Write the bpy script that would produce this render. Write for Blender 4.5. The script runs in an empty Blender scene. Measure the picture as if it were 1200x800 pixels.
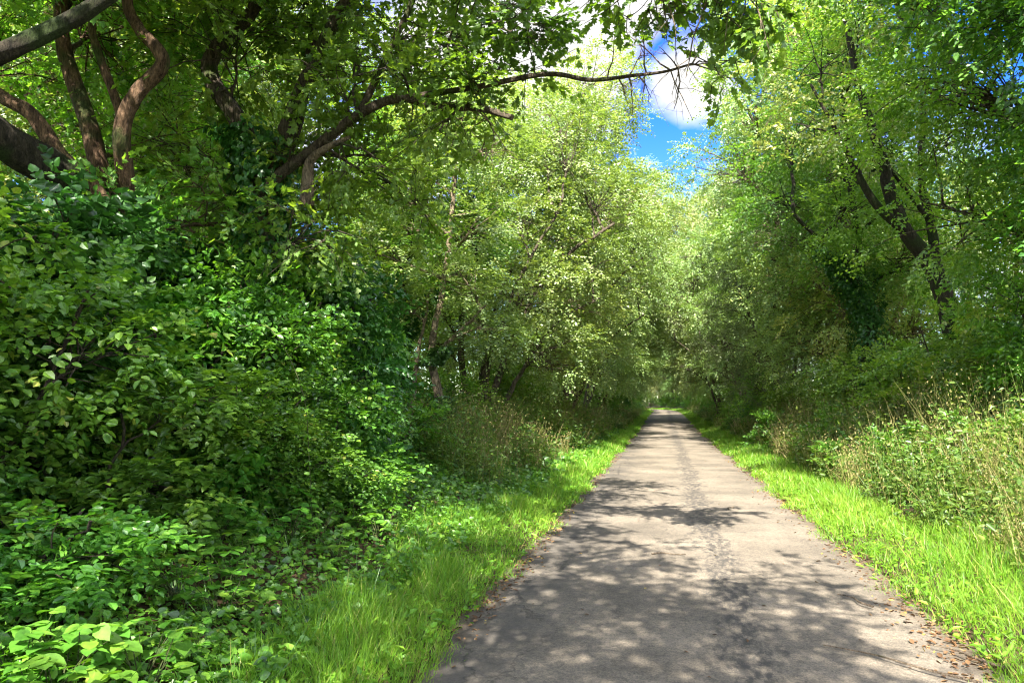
import bpy, math
import numpy as np

R = math.radians
C = bpy.context.scene.collection
V = np.array
UP = np.array([0.0, 0.0, 1.0])

# ------------------------------------------------------------------ helpers
def nrm(a):
    return a / np.maximum(np.linalg.norm(a, axis=-1, keepdims=True), 1e-9)


class MB:
    """collects vertices and faces (any polygon sizes) for ONE mesh"""
    def __init__(s):
        s.v, s.f, s.t, s.n = [], [], [], 0

    def add(s, v, f, t=None):
        v = np.asarray(v, float).reshape(-1, 3)
        f = np.asarray(f, int)
        s.v.append(v)
        s.f.append(f + s.n)
        s.t.append(np.full(len(v), .5) if t is None else np.asarray(t, float))
        s.n += len(v)

    def mesh(s, name, mat, smooth=True):
        me = bpy.data.meshes.new(name)
        v = np.concatenate(s.v)
        me.vertices.add(len(v))
        me.vertices.foreach_set('co', v.astype(np.float32).ravel())
        li = np.concatenate([f.ravel() for f in s.f]).astype(np.int32)
        ls = np.concatenate([np.full(len(f), f.shape[1]) for f in s.f]).astype(np.int32)
        me.loops.add(len(li))
        me.loops.foreach_set('vertex_index', li)
        me.polygons.add(len(ls))
        me.polygons.foreach_set('loop_start', (np.cumsum(ls) - ls).astype(np.int32))
        me.polygons.foreach_set('use_smooth', np.full(len(ls), smooth))
        me.update(calc_edges=True)
        me.validate()
        at = me.attributes.new('tint', 'FLOAT', 'POINT')
        at.data.foreach_set('value', np.concatenate(s.t).astype(np.float32))
        me.materials.append(mat)
        return me


def link(name, me, parent=None, loc=None):
    o = bpy.data.objects.new(name, me)
    C.objects.link(o)
    if parent is not None:
        o.parent = parent
    if loc is not None:
        o.location = loc
    return o


def tag(o, label=None, cat=None, group=None, kind=None):
    for k, x in (('label', label), ('category', cat), ('group', group), ('kind', kind)):
        if x:
            o[k] = x
    return o


def thing(name, label, cat, loc=(0, 0, 0), group=None):
    o = bpy.data.objects.new(name, None)
    o.empty_display_size = .3
    C.objects.link(o)
    o.location = loc
    return tag(o, label, cat, group)


def dup(root, loc, rz, sc, label, group=None):
    r = root.copy()
    C.objects.link(r)
    r.location, r.rotation_euler, r.scale = loc, (0, 0, rz), sc
    r['label'] = label
    if group:
        r['group'] = group
    elif 'group' in r:
        del r['group']
    for ch in root.children:
        c = ch.copy()
        C.objects.link(c)
        c.parent = r
    return r


# leaf outlines: (along, across, lift), faces of one size
LEAF = {
    'quad': (V([[0, 0, 0], [.45, .5, .12], [1, 0, -.06], [.45, -.5, .12]]), V([[0, 1, 2, 3]])),
    'ovate': (V([[0, 0, 0], [.28, .46, .10], [.70, .34, .06], [1, 0, -.10], [.70, -.34, .06], [.28, -.46, .10]]),
              V([[0, 3, 2, 1], [0, 5, 4, 3]])),
    'heart': (V([[.08, 0, 0], [-.06, .28, .05], [.30, .52, .10], [.72, .30, .04], [1.02, 0, -.12],
                 [.72, -.30, .04], [.30, -.52, .10], [-.06, -.28, .05]]),
              V([[0, 4, 3, 2, 1], [0, 7, 6, 5, 4]])),
    'maple': (V([[.0, 0, 0], [-.05, .30, .05], [.22, .50, .10], [.34, .30, .05], [.70, .42, .08], [.66, .20, .03], [1, 0, -.10],
                 [.66, -.20, .03], [.70, -.42, .08], [.34, -.30, .05], [.22, -.50, .10], [-.05, -.30, .05]]),
              V([[0, 6, 5, 4, 3, 2, 1], [0, 11, 10, 9, 8, 7, 6]])),
    'bramble': (V([[.06, 0, 0], [-.04, .22, .03], [.10, .42, .06], [.26, .46, .08], [.30, .53, .08], [.46, .49, .08], [.52, .50, .07], [.66, .38, .05], [.72, .38, .04], [.86, .20, .0], [1.03, 0, -.08],
                   [.86, -.20, .0], [.72, -.38, .04], [.66, -.38, .05], [.52, -.50, .07], [.46, -.49, .08], [.30, -.53, .08], [.26, -.46, .08], [.10, -.42, .06], [-.04, -.22, .03], [.55, 0, .02]]),
                V([[0, 20, 10, 9, 8, 7, 6, 5, 4, 3, 2, 1], [0, 19, 18, 17, 16, 15, 14, 13, 12, 11, 10, 20]])),
    'blade': (V([[0, -.5, 0], [0, .5, 0], [.55, .42, .06], [.55, -.42, .06], [1, .06, .26], [1, -.06, .26]]),
              V([[0, 1, 2, 3], [3, 2, 4, 5]])),
}


def leaves(mb, P, D, N, L, W, T, kind):
    tv, tf = LEAF[kind]
    D = nrm(D)
    S = nrm(np.cross(N, D))
    N = np.cross(D, S)
    n, k = len(P), len(tv)
    L = np.broadcast_to(L, n)[:, None, None]
    W = np.broadcast_to(W, n)[:, None, None]
    v = (P[:, None] + D[:, None] * L * tv[None, :, 0:1] + S[:, None] * W * tv[None, :, 1:2] + N[:, None] * L * tv[None, :, 2:3])
    f = (tf[None] + (np.arange(n) * k)[:, None, None]).reshape(-1, tf.shape[1])
    mb.add(v.reshape(-1, 3), f, np.repeat(np.broadcast_to(T, n), k))


def sprays(mb, rng, B, Dr, S, m, L, W, kind, T, up=1.0, droop=.25, spread=.85, jit=.26):
    n = len(B)
    Dr = nrm(Dr)
    Nn = nrm(UP * up + Dr * V([.45, .45, .1]) + rng.normal(0, .30, (n, 3)))
    Sd = nrm(np.cross(Nn, Dr))
    Nn = nrm(np.cross(Dr, Sd))
    t = (np.arange(m) + .5) / m
    sg = np.where(np.arange(m) % 2 == 0, 1., -1.)
    fin = np.zeros(m)
    fin[-1] = 1
    pos = B[:, None] + Dr[:, None] * (S[:, None] * t)[:, :, None]
    pos = pos + rng.normal(0, .012, pos.shape)
    pos[:, :, 2] -= droop * S[:, None] * t * t
    ld = Dr[:, None] * (.5 + fin)[None, :, None] + Sd[:, None] * (sg * spread * (1 - fin))[None, :, None]
    ld = ld + rng.normal(0, .28, ld.shape)
    ld[:, :, 2] -= droop * .9
    nn = Nn[:, None] + rng.normal(0, jit, ld.shape)
    q = n * m
    sz = rng.uniform(.65, 1.2, q)
    tt = np.clip(np.repeat(T, m) + rng.normal(0, .13, q), 0, 1)
    leaves(mb, pos.reshape(-1, 3), ld.reshape(-1, 3), nrm(nn.reshape(-1, 3)), L * sz, W * sz, tt, kind)


def tube(mb, pts, r0, r1, k=6, rough=.0, rng=None, flare=0, ridge=0):
    pts = np.asarray(pts, float)
    if ridge:
        pts = smooth_path(pts, 3 * len(pts))
        k = 26
        rough = .035
    n = len(pts)
    t = np.linspace(0, 1, n)
    rad = r0 + (r1 - r0) * t ** .85
    if flare:
        rad = rad * (1 + flare * np.exp(-t * 14))
    tg = nrm(np.gradient(pts, axis=0))
    ref = np.where(np.abs(tg[:, 2:3]) > .9, V([1., 0, 0]), UP)
    a = nrm(np.cross(tg, ref))
    for i in range(1, n):                       # keep the frame from flipping
        a[i] = a[i - 1] - tg[i] * np.dot(a[i - 1], tg[i])
    a = nrm(a)
    b = np.cross(tg, a)
    ang = np.arange(k) * 2 * math.pi / k
    rr = np.repeat(rad[:, None], k, 1)
    if rough and rng is not None:
        rr = rr * (1 + rough * (rng.normal(0, .5, (1, k)) + rng.normal(0, .5, (n, k))))
    if ridge:
        z_ = np.linspace(0, len(pts) * .35, n)[:, None]
        rr = rr * (1 + ridge * (np.sin(3 * ang + z_ * 1.1 + r0 * 90) * .5 + .5 * np.sin(7 * ang - z_ * .7 + np.sin(z_ * 2.3)) + .45 * np.sin(2 * ang + z_ * 3.7) * np.sin(z_ * 1.3)))
    ring = pts[:, None] + (a[:, None] * np.cos(ang)[None, :, None] + b[:, None] * np.sin(ang)[None, :, None]) * rr[:, :, None]
    i, j = np.meshgrid(np.arange(n - 1), np.arange(k), indexing='ij')
    q = np.stack([i * k + j, i * k + (j + 1) % k, (i + 1) * k + (j + 1) % k, (i + 1) * k + j], -1).reshape(-1, 4)
    mb.add(ring.reshape(-1, 3), q)
    mb.add(ring[-1], np.arange(k)[None])


def smooth_path(pts, m):
    """Catmull-Rom through the given points, m points in all"""
    p = np.asarray(pts, float)
    p = np.vstack([2 * p[0] - p[1], p, 2 * p[-1] - p[-2]])
    n = len(p) - 3
    out = []
    for s in np.linspace(0, n - 1e-6, m):
        i = int(s)
        t = s - i
        a, b, c, d = p[i:i + 4]
        out.append(.5 * (2 * b + (c - a) * t + (2 * a - 5 * b + 4 * c - d) * t * t + (3 * b - 3 * c + d - a) * t ** 3))
    return np.array(out)


def bez(a, b, m, rng, bow=.15, lift=.12):
    a, b = np.asarray(a, float), np.asarray(b, float)
    d = np.linalg.norm(b - a)
    mid = (a + b) / 2 + rng.normal(0, bow, 3) * d + UP * lift * d
    t = np.linspace(0, 1, m)[:, None]
    p = (1 - t) ** 2 * a + 2 * t * (1 - t) * mid + t * t * b
    p[1:-1] += rng.normal(0, .012 * d, (m - 2, 3))
    return p


def twig(mb, rng, p, d, ln, r, depth, droop=.15, k=4):
    m = 6
    pts = [V(p, float)]
    d = nrm(V(d, float))
    for i in range(m - 1):
        d = nrm(d + rng.normal(0, .16, 3) - UP * droop * .3)
        pts.append(pts[-1] + d * ln / (m - 1))
    tube(mb, pts, r, r * .35, k)
    if depth:
        for i in range(2 + int(rng.integers(0, 3))):
            j = int(rng.integers(1, m))
            twig(mb, rng, pts[j], d + rng.normal(0, .65, 3), ln * rng.uniform(.35, .7), r * .5, depth - 1, droop, 3)


def foliage(wood, leaf, rng, stems, lobes, clr=.6, dens=22, nspray=12, nleaf=9, L=.1, W=.07, kind='quad', slen=(.3, .6),
            limb_r=.06, up=1.0, droop=.25, gap=.25, tbase=.5, twigs=False, outer=.55, limbs=True):
    """limbs from the stems to each lobe, branches to clumps spread through the lobe, sprays of leaves on each clump"""
    allp = np.vstack([s for s in stems])
    B, D, S, T = [], [], [], []
    for lb in lobes:
        c, rad = V(lb[:3], float), V([lb[3], lb[3], lb[3] * (lb[4] if len(lb) > 4 else .8)])
        dist = np.linalg.norm(allp - (c - UP * .45 * np.linalg.norm(rad)), axis=1) + .4 * np.maximum(0, allp[:, 2] - c[2] + .3)
        a = allp[int(np.argmin(dist))]
        lp = bez(a, c, 9, rng, .10, .05)
        if limbs:
            tube(wood, lp, limb_r * (.6 + .2 * np.linalg.norm(c - a) / 2), limb_r * .3, 6, .08, rng)
        n = max(3, int(dens * (lb[3] / 1.2) ** 2 * rng.uniform(.8, 1.15)))
        u = nrm(rng.normal(0, 1, (n, 3)))
        rr = rng.uniform(outer, 1.0, n)[:, None]
        pc = c + u * rr * rad
        keep = (np.sin(pc @ V([1.9, 1.3, .7]) + lb[0]) * np.sin(pc @ V([-.8, 1.7, 1.6]) + 2 * lb[2])) > -1 + gap * 1.2 + .0 * rr[:, 0]
        pc = pc[keep]
        lobe_t = tbase + rng.normal(0, .12)
        for p in pc:
            j = int(rng.integers(3, 9))
            if limbs:
                bp = bez(lp[j], p, 5, rng, .12, .06)
                tube(wood, bp, .4 * limb_r * rng.uniform(.4, .8), .006, 4)
            o = nrm(p - c + rng.normal(0, .15, 3))
            k = nspray
            dd = nrm(o * .6 + rng.normal(0, .55, (k, 3)) * V([1, 1, .6]) + V([0, 0, -.05]))
            bb = p + dd * rng.uniform(0, clr * .55, (k, 1)) + rng.normal(0, clr * .22, (k, 3)) * V([1, 1, .55])
            B.append(bb)
            D.append(dd)
            S.append(rng.uniform(slen[0], slen[1], k))
            T.append(np.full(k, lobe_t + rng.normal(0, .10)) + rng.normal(0, .09, k))
            if twigs:
                for q in range(0, k, 2):
                    tube(wood, V([p, bb[q], bb[q] + dd[q] * S[-1][q]]), .006, .003, 3)
    if B:
        sprays(leaf, rng, np.vstack(B), np.vstack(D), np.concatenate(S), nleaf, L, W, kind, np.concatenate(T), up, droop)


def ivy_on(mb, rng, path, r, n, L=.07, out=.25, tb=.35, kind='heart'):
    i = rng.uniform(0, len(path) - 1.001, n)
    k = i.astype(int)
    f = (i - k)[:, None]
    p = path[k] * (1 - f) + path[k + 1] * f
    a = rng.uniform(0, 2 * math.pi, n)
    o = np.stack([np.cos(a), np.sin(a), np.zeros(n)], 1)
    bump = .5 + .5 * np.sin(3 * a + p[:, 2] * 2.1) * np.sin(p[:, 2] * 3.3 + a)
    p = p + o * (r + out * (bump * rng.uniform(.3, 1, n)))[:, None]
    d = V([0, 0, -1.]) + o * .5 + rng.normal(0, .4, (n, 3))
    nn = o + UP * .6 + rng.normal(0, .35, (n, 3))
    sz = rng.uniform(.6, 1.25, n)
    leaves(mb, p, d, nn, L * sz, L * .95 * sz, np.clip(tb + rng.normal(0, .17, n), 0, 1), kind)


def blades(mb, rng, X, Y, Z, H, W, T, lean=.35, bias=(0, 0)):
    n = len(X)
    D = np.stack([rng.normal(bias[0], lean, n), rng.normal(bias[1], lean, n), np.ones(n)], 1)
    a = rng.uniform(0, 2 * math.pi, n)
    N = np.stack([np.cos(a), np.sin(a), np.zeros(n)], 1)
    leaves(mb, np.stack([X, Y, Z], 1), D, N, H, W, T, 'blade')


# ------------------------------------------------------------------ node helpers and materials
def new_mat(name):
    m = bpy.data.materials.new(name)
    m.use_nodes = True
    m.node_tree.nodes.clear()
    return m, m.node_tree.nodes, m.node_tree.links


def N(nodes, t, **kw):
    n = nodes.new(t)
    for k, x in kw.items():
        if k == 'in_':
            for a, b in x.items():
                n.inputs[a].default_value = b
        else:
            setattr(n, k, x)
    return n


def ramp(nodes, stops):
    r = nodes.new('ShaderNodeValToRGB')
    e = r.color_ramp.elements
    while len(e) < len(stops):
        e.new(.5)
    for q, (p, c) in zip(e, stops):
        q.position = p
        q.color = (*c, 1) if len(c) == 3 else c
    return r


def leaf_mat(name, cols, trans, tfac=.42, gloss=.06, rough=.42):
    m, nd, ln = new_mat(name)
    at = N(nd, 'ShaderNodeAttribute', attribute_name='tint')
    oi = N(nd, 'ShaderNodeObjectInfo')
    r1, r2 = ramp(nd, cols), ramp(nd, trans)
    hs = [N(nd, 'ShaderNodeHueSaturation') for _ in range(2)]
    mv = N(nd, 'ShaderNodeMapRange', in_={3: .485, 4: .512})
    vv = N(nd, 'ShaderNodeMapRange', in_={3: .86, 4: 1.16})
    ln.new(oi.outputs['Random'], mv.inputs[0])
    ln.new(oi.outputs['Random'], vv.inputs[0])
    tc = N(nd, 'ShaderNodeTexCoord')
    nz = N(nd, 'ShaderNodeTexNoise', in_={'Scale': 34, 'Detail': 3, 'Roughness': .6})
    ln.new(tc.outputs['Object'], nz.inputs['Vector'])
    nv = N(nd, 'ShaderNodeMapRange', in_={1: .3, 2: .7, 3: .72, 4: 1.28})
    ln.new(nz.outputs[0], nv.inputs[0])
    vm = N(nd, 'ShaderNodeMath', operation='MULTIPLY')
    ln.new(vv.outputs[0], vm.inputs[0])
    ln.new(nv.outputs[0], vm.inputs[1])
    for r, h in zip((r1, r2), hs):
        ln.new(at.outputs['Fac'], r.inputs[0])
        ln.new(mv.outputs[0], h.inputs['Hue'])
        ln.new(vm.outputs[0], h.inputs['Value'])
        ln.new(r.outputs[0], h.inputs['Color'])
    df = N(nd, 'ShaderNodeBsdfDiffuse')
    tr = N(nd, 'ShaderNodeBsdfTranslucent')
    gl = N(nd, 'ShaderNodeBsdfGlossy', in_={'Roughness': rough, 'Color': (1, 1, 1, 1)})
    ln.new(hs[0].outputs[0], df.inputs[0])
    ln.new(hs[1].outputs[0], tr.inputs[0])
    mx = N(nd, 'ShaderNodeMixShader', in_={0: tfac})
    ln.new(df.outputs[0], mx.inputs[1])
    ln.new(tr.outputs[0], mx.inputs[2])
    lw = N(nd, 'ShaderNodeLayerWeight', in_={'Blend': .35})
    ad = N(nd, 'ShaderNodeMath', operation='MULTIPLY_ADD', in_={1: gloss * .9, 2: gloss * .45})
    ln.new(lw.outputs['Facing'], ad.inputs[0])
    ad.use_clamp = True
    m2 = N(nd, 'ShaderNodeMixShader')
    ln.new(ad.outputs[0], m2.inputs[0])
    ln.new(mx.outputs[0], m2.inputs[1])
    ln.new(gl.outputs[0], m2.inputs[2])
    out = N(nd, 'ShaderNodeOutputMaterial')
    ln.new(m2.outputs[0], out.inputs[0])
    return m


def bark_mat(name, dark, light, moss=.35, mosscol=(.045, .06, .015)):
    m, nd, ln = new_mat(name)
    tc = N(nd, 'ShaderNodeTexCoord')
    mp = N(nd, 'ShaderNodeMapping', in_={'Scale': (1, 1, .22)})
    ln.new(tc.outputs['Object'], mp.inputs[0])
    n1 = N(nd, 'ShaderNodeTexNoise', in_={'Scale': 19, 'Detail': 9, 'Roughness': .72})
    n2 = N(nd, 'ShaderNodeTexNoise', in_={'Scale': 2.6, 'Detail': 5})
    ln.new(mp.outputs[0], n1.inputs['Vector'])
    ln.new(tc.outputs['Object'], n2.inputs['Vector'])
    r = ramp(nd, [(.38, dark), (.62, light)])
    ln.new(n1.outputs[0], r.inputs[0])
    n3 = N(nd, 'ShaderNodeTexNoise', in_={'Scale': 75, 'Detail': 6, 'Roughness': .7})
    ln.new(mp.outputs[0], n3.inputs['Vector'])
    r3 = ramp(nd, [(.36, (.35, .35, .35)), (.62, (1.35, 1.35, 1.35))])
    ln.new(n3.outputs[0], r3.inputs[0])
    mr = ramp(nd, [(.62 - .3 * moss, (0, 0, 0)), (.72 - .2 * moss, (1, 1, 1))])
    ln.new(n2.outputs[0], mr.inputs[0])
    mx = N(nd, 'ShaderNodeMix', data_type='RGBA')
    ln.new(mr.outputs[0], mx.inputs[0])
    ln.new(r.outputs[0], mx.inputs[6])
    mx.inputs[7].default_value = (*mosscol, 1)
    ml = N(nd, 'ShaderNodeMix', data_type='RGBA', blend_type='MULTIPLY', in_={0: .9})
    ln.new(mx.outputs[2], ml.inputs[6])
    ln.new(r3.outputs[0], ml.inputs[7])
    mx = ml
    ha = N(nd, 'ShaderNodeMath', operation='MULTIPLY_ADD', in_={1: .35})
    ln.new(n3.outputs[0], ha.inputs[0])
    ln.new(n1.outputs[0], ha.inputs[2])
    bp = N(nd, 'ShaderNodeBump', in_={'Strength': 1.0, 'Distance': .08})
    ln.new(ha.outputs[0], bp.inputs['Height'])
    bs = N(nd, 'ShaderNodeBsdfPrincipled', in_={'Roughness': .92, 'Specular IOR Level': .2})
    ln.new(mx.outputs[2], bs.inputs['Base Color'])
    ln.new(bp.outputs[0], bs.inputs['Normal'])
    out = N(nd, 'ShaderNodeOutputMaterial')
    ln.new(bs.outputs[0], out.inputs[0])
    return m


M = {}
M['leaf_mid'] = leaf_mat('leaf_mid', [(0, (.034, .105, .012)), (.5, (.092, .200, .024)), (1, (.170, .280, .038))],
                         [(0, (.10, .25, .012)), (.5, (.22, .45, .020)), (1, (.36, .56, .035))], .46, .05, .5)
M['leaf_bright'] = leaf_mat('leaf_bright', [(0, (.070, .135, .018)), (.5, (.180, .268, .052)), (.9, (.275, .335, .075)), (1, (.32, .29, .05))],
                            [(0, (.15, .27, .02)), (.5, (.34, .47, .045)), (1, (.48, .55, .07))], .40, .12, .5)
M['leaf_pale'] = leaf_mat('leaf_pale', [(0, (.048, .105, .022)), (.5, (.138, .232, .048)), (1, (.23, .305, .075))],
                          [(0, (.10, .20, .02)), (.5, (.25, .41, .03)), (1, (.38, .50, .05))], .40, .10, .5)
M['leaf_dark'] = leaf_mat('leaf_dark', [(0, (.016, .058, .010)), (.5, (.046, .135, .020)), (1, (.095, .210, .028))],
                          [(0, (.02, .09, .01)), (.5, (.05, .18, .012)), (1, (.11, .28, .018))], .32, .06, .36)
M['leaf_silver'] = leaf_mat('leaf_silver', [(0, (.06, .12, .03)), (.5, (.15, .21, .075)), (1, (.25, .30, .14))],
                            [(0, (.08, .17, .03)), (.5, (.17, .27, .05)), (1, (.23, .33, .08))], .3, .04)
M['leaf_shrub'] = leaf_mat('leaf_shrub', [(0, (.022, .075, .008)), (.5, (.078, .205, .018)), (.93, (.165, .310, .028)), (1, (.24, .27, .04))],
                           [(0, (.04, .16, .010)), (.5, (.15, .38, .012)), (1, (.28, .52, .022))], .42, .06)
M['grass'] = leaf_mat('grass_blades', [(0, (.045, .130, .010)), (.5, (.120, .265, .020)), (.9, (.215, .330, .030)), (1, (.33, .30, .09))],
                      [(0, (.10, .23, .012)), (.5, (.25, .45, .020)), (1, (.34, .50, .03))], .42, .03)
M['weed'] = leaf_mat('weed_leaves', [(0, (.026, .075, .012)), (.5, (.085, .165, .024)), (1, (.18, .235, .04))],
                     [(0, (.08, .18, .015)), (.5, (.18, .31, .02)), (1, (.30, .38, .04))], .4, .03)
M['straw'] = leaf_mat('straw', [(0, (.10, .115, .028)), (.5, (.20, .185, .060)), (1, (.36, .30, .13))],
                      [(0, (.12, .13, .03)), (1, (.35, .30, .11))], .25, .02)
M['litter'] = leaf_mat('litter', [(0, (.05, .03, .015)), (.5, (.125, .07, .033)), (.85, (.23, .14, .06)), (1, (.42, .33, .05))],
                       [(0, (.05, .03, .01)), (1, (.2, .1, .03))], .12, .03)
M['bark'] = bark_mat('bark_grey_brown', (.035, .026, .018), (.14, .11, .075), .3)
M['bark_red'] = bark_mat('bark_red_brown', (.045, .026, .015), (.20, .122, .070), .3)
M['bark_pale'] = bark_mat('bark_pale', (.10, .075, .045), (.30, .235, .15), .2)
M['bark_dark'] = bark_mat('bark_dark', (.016, .013, .009), (.06, .048, .032), .55, (.03, .045, .012))
M['dead'] = bark_mat('dead_wood', (.10, .075, .05), (.28, .21, .14), .05)


# ------------------------------------------------------------------ terrain
def sst(a, b, x):
    t = np.clip((x - a) / (b - a), 0, 1)
    return t * t * (3 - 2 * t)


def xc(y):
    y = np.asarray(y, float)
    return .22 - .0045 * np.maximum(0, y - 95) ** 2 * (y < 220)


def zr(y):
    return .35 * sst(35, 75, np.asarray(y, float))


def wob(x, y):
    return (np.sin(x * 2.1 + 1.3 * np.sin(y * .9)) * np.sin(y * 1.7 + .6) + .5 * np.sin(x * 5.3 + y * 3.1) * np.sin(y * 4.7 - x * 1.9)
            + .3 * np.sin(x * 11 + y * 9.2) * np.sin(y * 12.7))


def gz(x, y):
    x, y = np.asarray(x, float), np.asarray(y, float)
    d = x - xc(y)
    t = np.abs(d)
    w = wob(x, y)
    e = t + .12 * w + .07 * np.sin(y * .83) * np.sin(y * .31 + 1)
    z = -.06 + .085 * sst(1.48, 1.80, e) + .05 * sst(1.8, 2.6, t)
    z = z + np.where(d < 0, .42, .30) * sst(2.3, 4.6, t)
    z = z + w * .025 * sst(1.9, 3.2, t)
    return z + zr(y)


def grid(xs, ys, zf):
    X, Y = np.meshgrid(xs, ys)
    v = np.stack([X, Y, zf(X, Y)], -1).reshape(-1, 3)
    nx, ny = len(xs), len(ys)
    i, j = np.meshgrid(np.arange(ny - 1), np.arange(nx - 1), indexing='ij')
    a = i * nx + j
    return v, np.stack([a, a + 1, a + nx + 1, a + nx], -1).reshape(-1, 4)


xs = np.concatenate([[-700, -300, -150, -80, -45, -30, -20, -15, -11], np.arange(-8, 8.01, .11), [11, 15, 20, 30, 45, 80, 150, 300, 700]])
ys = np.concatenate([[-300, -120, -60, -30, -20], np.arange(-14, 28, .16), np.arange(28, 60, .4), np.arange(60, 150, 1.), [160, 175, 200, 250, 350, 600, 1200]])
mb = MB()
mb.add(*grid(xs, ys, gz))
m, nd, ln = new_mat('ground_soil')
tc = N(nd, 'ShaderNodeTexCoord')
sx = N(nd, 'ShaderNodeSeparateXYZ')
ln.new(tc.outputs['Object'], sx.inputs[0])
n1 = N(nd, 'ShaderNodeTexNoise', in_={'Scale': 9, 'Detail': 9, 'Roughness': .7})
n2 = N(nd, 'ShaderNodeTexNoise', in_={'Scale': 60, 'Detail': 5, 'Roughness': .7})
for q in (n1, n2):
    ln.new(tc.outputs['Object'], q.inputs['Vector'])
r1 = ramp(nd, [(.3, (.020, .013, .008)), (.5, (.060, .038, .020)), (.62, (.10, .065, .035)), (.75, (.035, .05, .014))])
r2 = ramp(nd, [(.3, (.35, .35, .35)), (.7, (1.3, 1.3, 1.3))])
ln.new(n1.outputs[0], r1.inputs[0])
ln.new(n2.outputs[0], r2.inputs[0])
mu = N(nd, 'ShaderNodeMix', data_type='RGBA', blend_type='MULTIPLY', in_={0: 1.0})
ln.new(r1.outputs[0], mu.inputs[6])
ln.new(r2.outputs[0], mu.inputs[7])
ab = N(nd, 'ShaderNodeMath', operation='ABSOLUTE')
ln.new(sx.outputs[0], ab.inputs[0])
fld = N(nd, 'ShaderNodeMapRange', in_={1: 9, 2: 14})
ln.new(ab.outputs[0], fld.inputs[0])
fm = N(nd, 'ShaderNodeMix', data_type='RGBA')
ln.new(fld.outputs[0], fm.inputs[0])
ln.new(mu.outputs[2], fm.inputs[6])
fm.inputs[7].default_value = (.11, .15, .045, 1)
bp = N(nd, 'ShaderNodeBump', in_={'Strength': .7, 'Distance': .03})
ln.new(n2.outputs[0], bp.inputs['Height'])
bs = N(nd, 'ShaderNodeBsdfPrincipled', in_={'Roughness': .95, 'Specular IOR Level': .15})
ln.new(fm.outputs[2], bs.inputs['Base Color'])
ln.new(bp.outputs[0], bs.inputs['Normal'])
ln.new(bs.outputs[0], N(nd, 'ShaderNodeOutputMaterial').inputs[0])
tag(link('ground', mb.mesh('ground', m)), kind='structure')

# road
rx = np.linspace(-1.74, 1.74, 30)
ry = np.concatenate([np.arange(-40, -12, 2.), np.arange(-12, 40, .25), np.arange(40, 215, 1.)])
X, Y = np.meshgrid(rx, ry)
Z = zr(Y) + .018 * (1 - (X / 1.74) ** 2) + .0025 * np.sin(X * 3.1 + Y * .8) * np.sin(Y * 1.3)
v, f = grid(rx, ry, lambda a, b: a * 0)
v[:, 0] = (X + xc(Y)).ravel()
v[:, 2] = Z.ravel()
mb = MB()
mb.add(v, f)
m, nd, ln = new_mat('worn_asphalt')
tc = N(nd, 'ShaderNodeTexCoord')
sx = N(nd, 'ShaderNodeSeparateXYZ')
ln.new(tc.outputs['Object'], sx.inputs[0])


def noise(scale, detail=4, rough=.6, stretch=None):
    n = N(nd, 'ShaderNodeTexNoise', in_={'Scale': scale, 'Detail': detail, 'Roughness': rough})
    if stretch:
        mp = N(nd, 'ShaderNodeMapping', in_={'Scale': stretch})
        ln.new(tc.outputs['Object'], mp.inputs[0])
        ln.new(mp.outputs[0], n.inputs['Vector'])
    else:
        ln.new(tc.outputs['Object'], n.inputs['Vector'])
    return n


def mixc(f, a, b, mode='MIX', fac=None):
    x = N(nd, 'ShaderNodeMix', data_type='RGBA', blend_type=mode)
    if f is not None:
        ln.new(f, x.inputs[0])
    else:
        x.inputs[0].default_value = fac
    for s, i in ((a, 6), (b, 7)):
        if isinstance(s, tuple):
            x.inputs[i].default_value = (*s, 1)
        else:
            ln.new(s, x.inputs[i])
    return x.outputs[2]


def math_(op, a, b=None, c=None, clamp=False):
    x = N(nd, 'ShaderNodeMath', operation=op, use_clamp=clamp)
    for i, s in enumerate((a, b, c)):
        if s is None:
            continue
        if isinstance(s, (int, float)):
            x.inputs[i].default_value = s
        else:
            ln.new(s, x.inputs[i])
    return x.outputs[0]


big = noise(.9, 5)
base = ramp(nd, [(.35, (.094, .079, .060)), (.65, (.172, .143, .107))])
ln.new(big.outputs[0], base.inputs[0])
# aggregate
vo = N(nd, 'ShaderNodeTexVoronoi', in_={'Scale': 130})
ln.new(tc.outputs['Object'], vo.inputs['Vector'])
agg = ramp(nd, [(0, (.55, .55, .55)), (.5, (1, 1, 1)), (1, (1.5, 1.45, 1.4))])
vs = N(nd, 'ShaderNodeSeparateColor')
ln.new(vo.outputs['Color'], vs.inputs[0])
ln.new(vs.outputs[0], agg.inputs[0])
col = mixc(None, base.outputs[0], agg.outputs[0], 'MULTIPLY', .75)
sp = noise(26, 6, .75)
spr = ramp(nd, [(.36, (.62, .62, .62)), (.5, (1, 1, 1)), (.68, (1.18, 1.15, 1.1))])
ln.new(sp.outputs[0], spr.inputs[0])
col = mixc(None, col, spr.outputs[0], 'MULTIPLY', .9)
# dark worn streak right of the middle and blotches along it
dx = math_('SUBTRACT', sx.outputs[0], .50)
band = math_('POWER', 2.718, math_('MULTIPLY', math_('MULTIPLY', dx, dx), -18.))
blot = noise(2.4, 8, .72, (1.6, .75, 1))
bm = math_('MULTIPLY_ADD', band, .25, math_('ADD', blot.outputs[0], -.59))
bm = math_('MULTIPLY', bm, 9., clamp=True)
fine = noise(15, 7, .75, (1.3, .55, 1))
bm = math_('MULTIPLY', bm, math_('MULTIPLY_ADD', fine.outputs[0], 9., -3.9, clamp=True))
col = mixc(math_('MULTIPLY', bm, .85), col, (.034, .031, .028))
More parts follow.
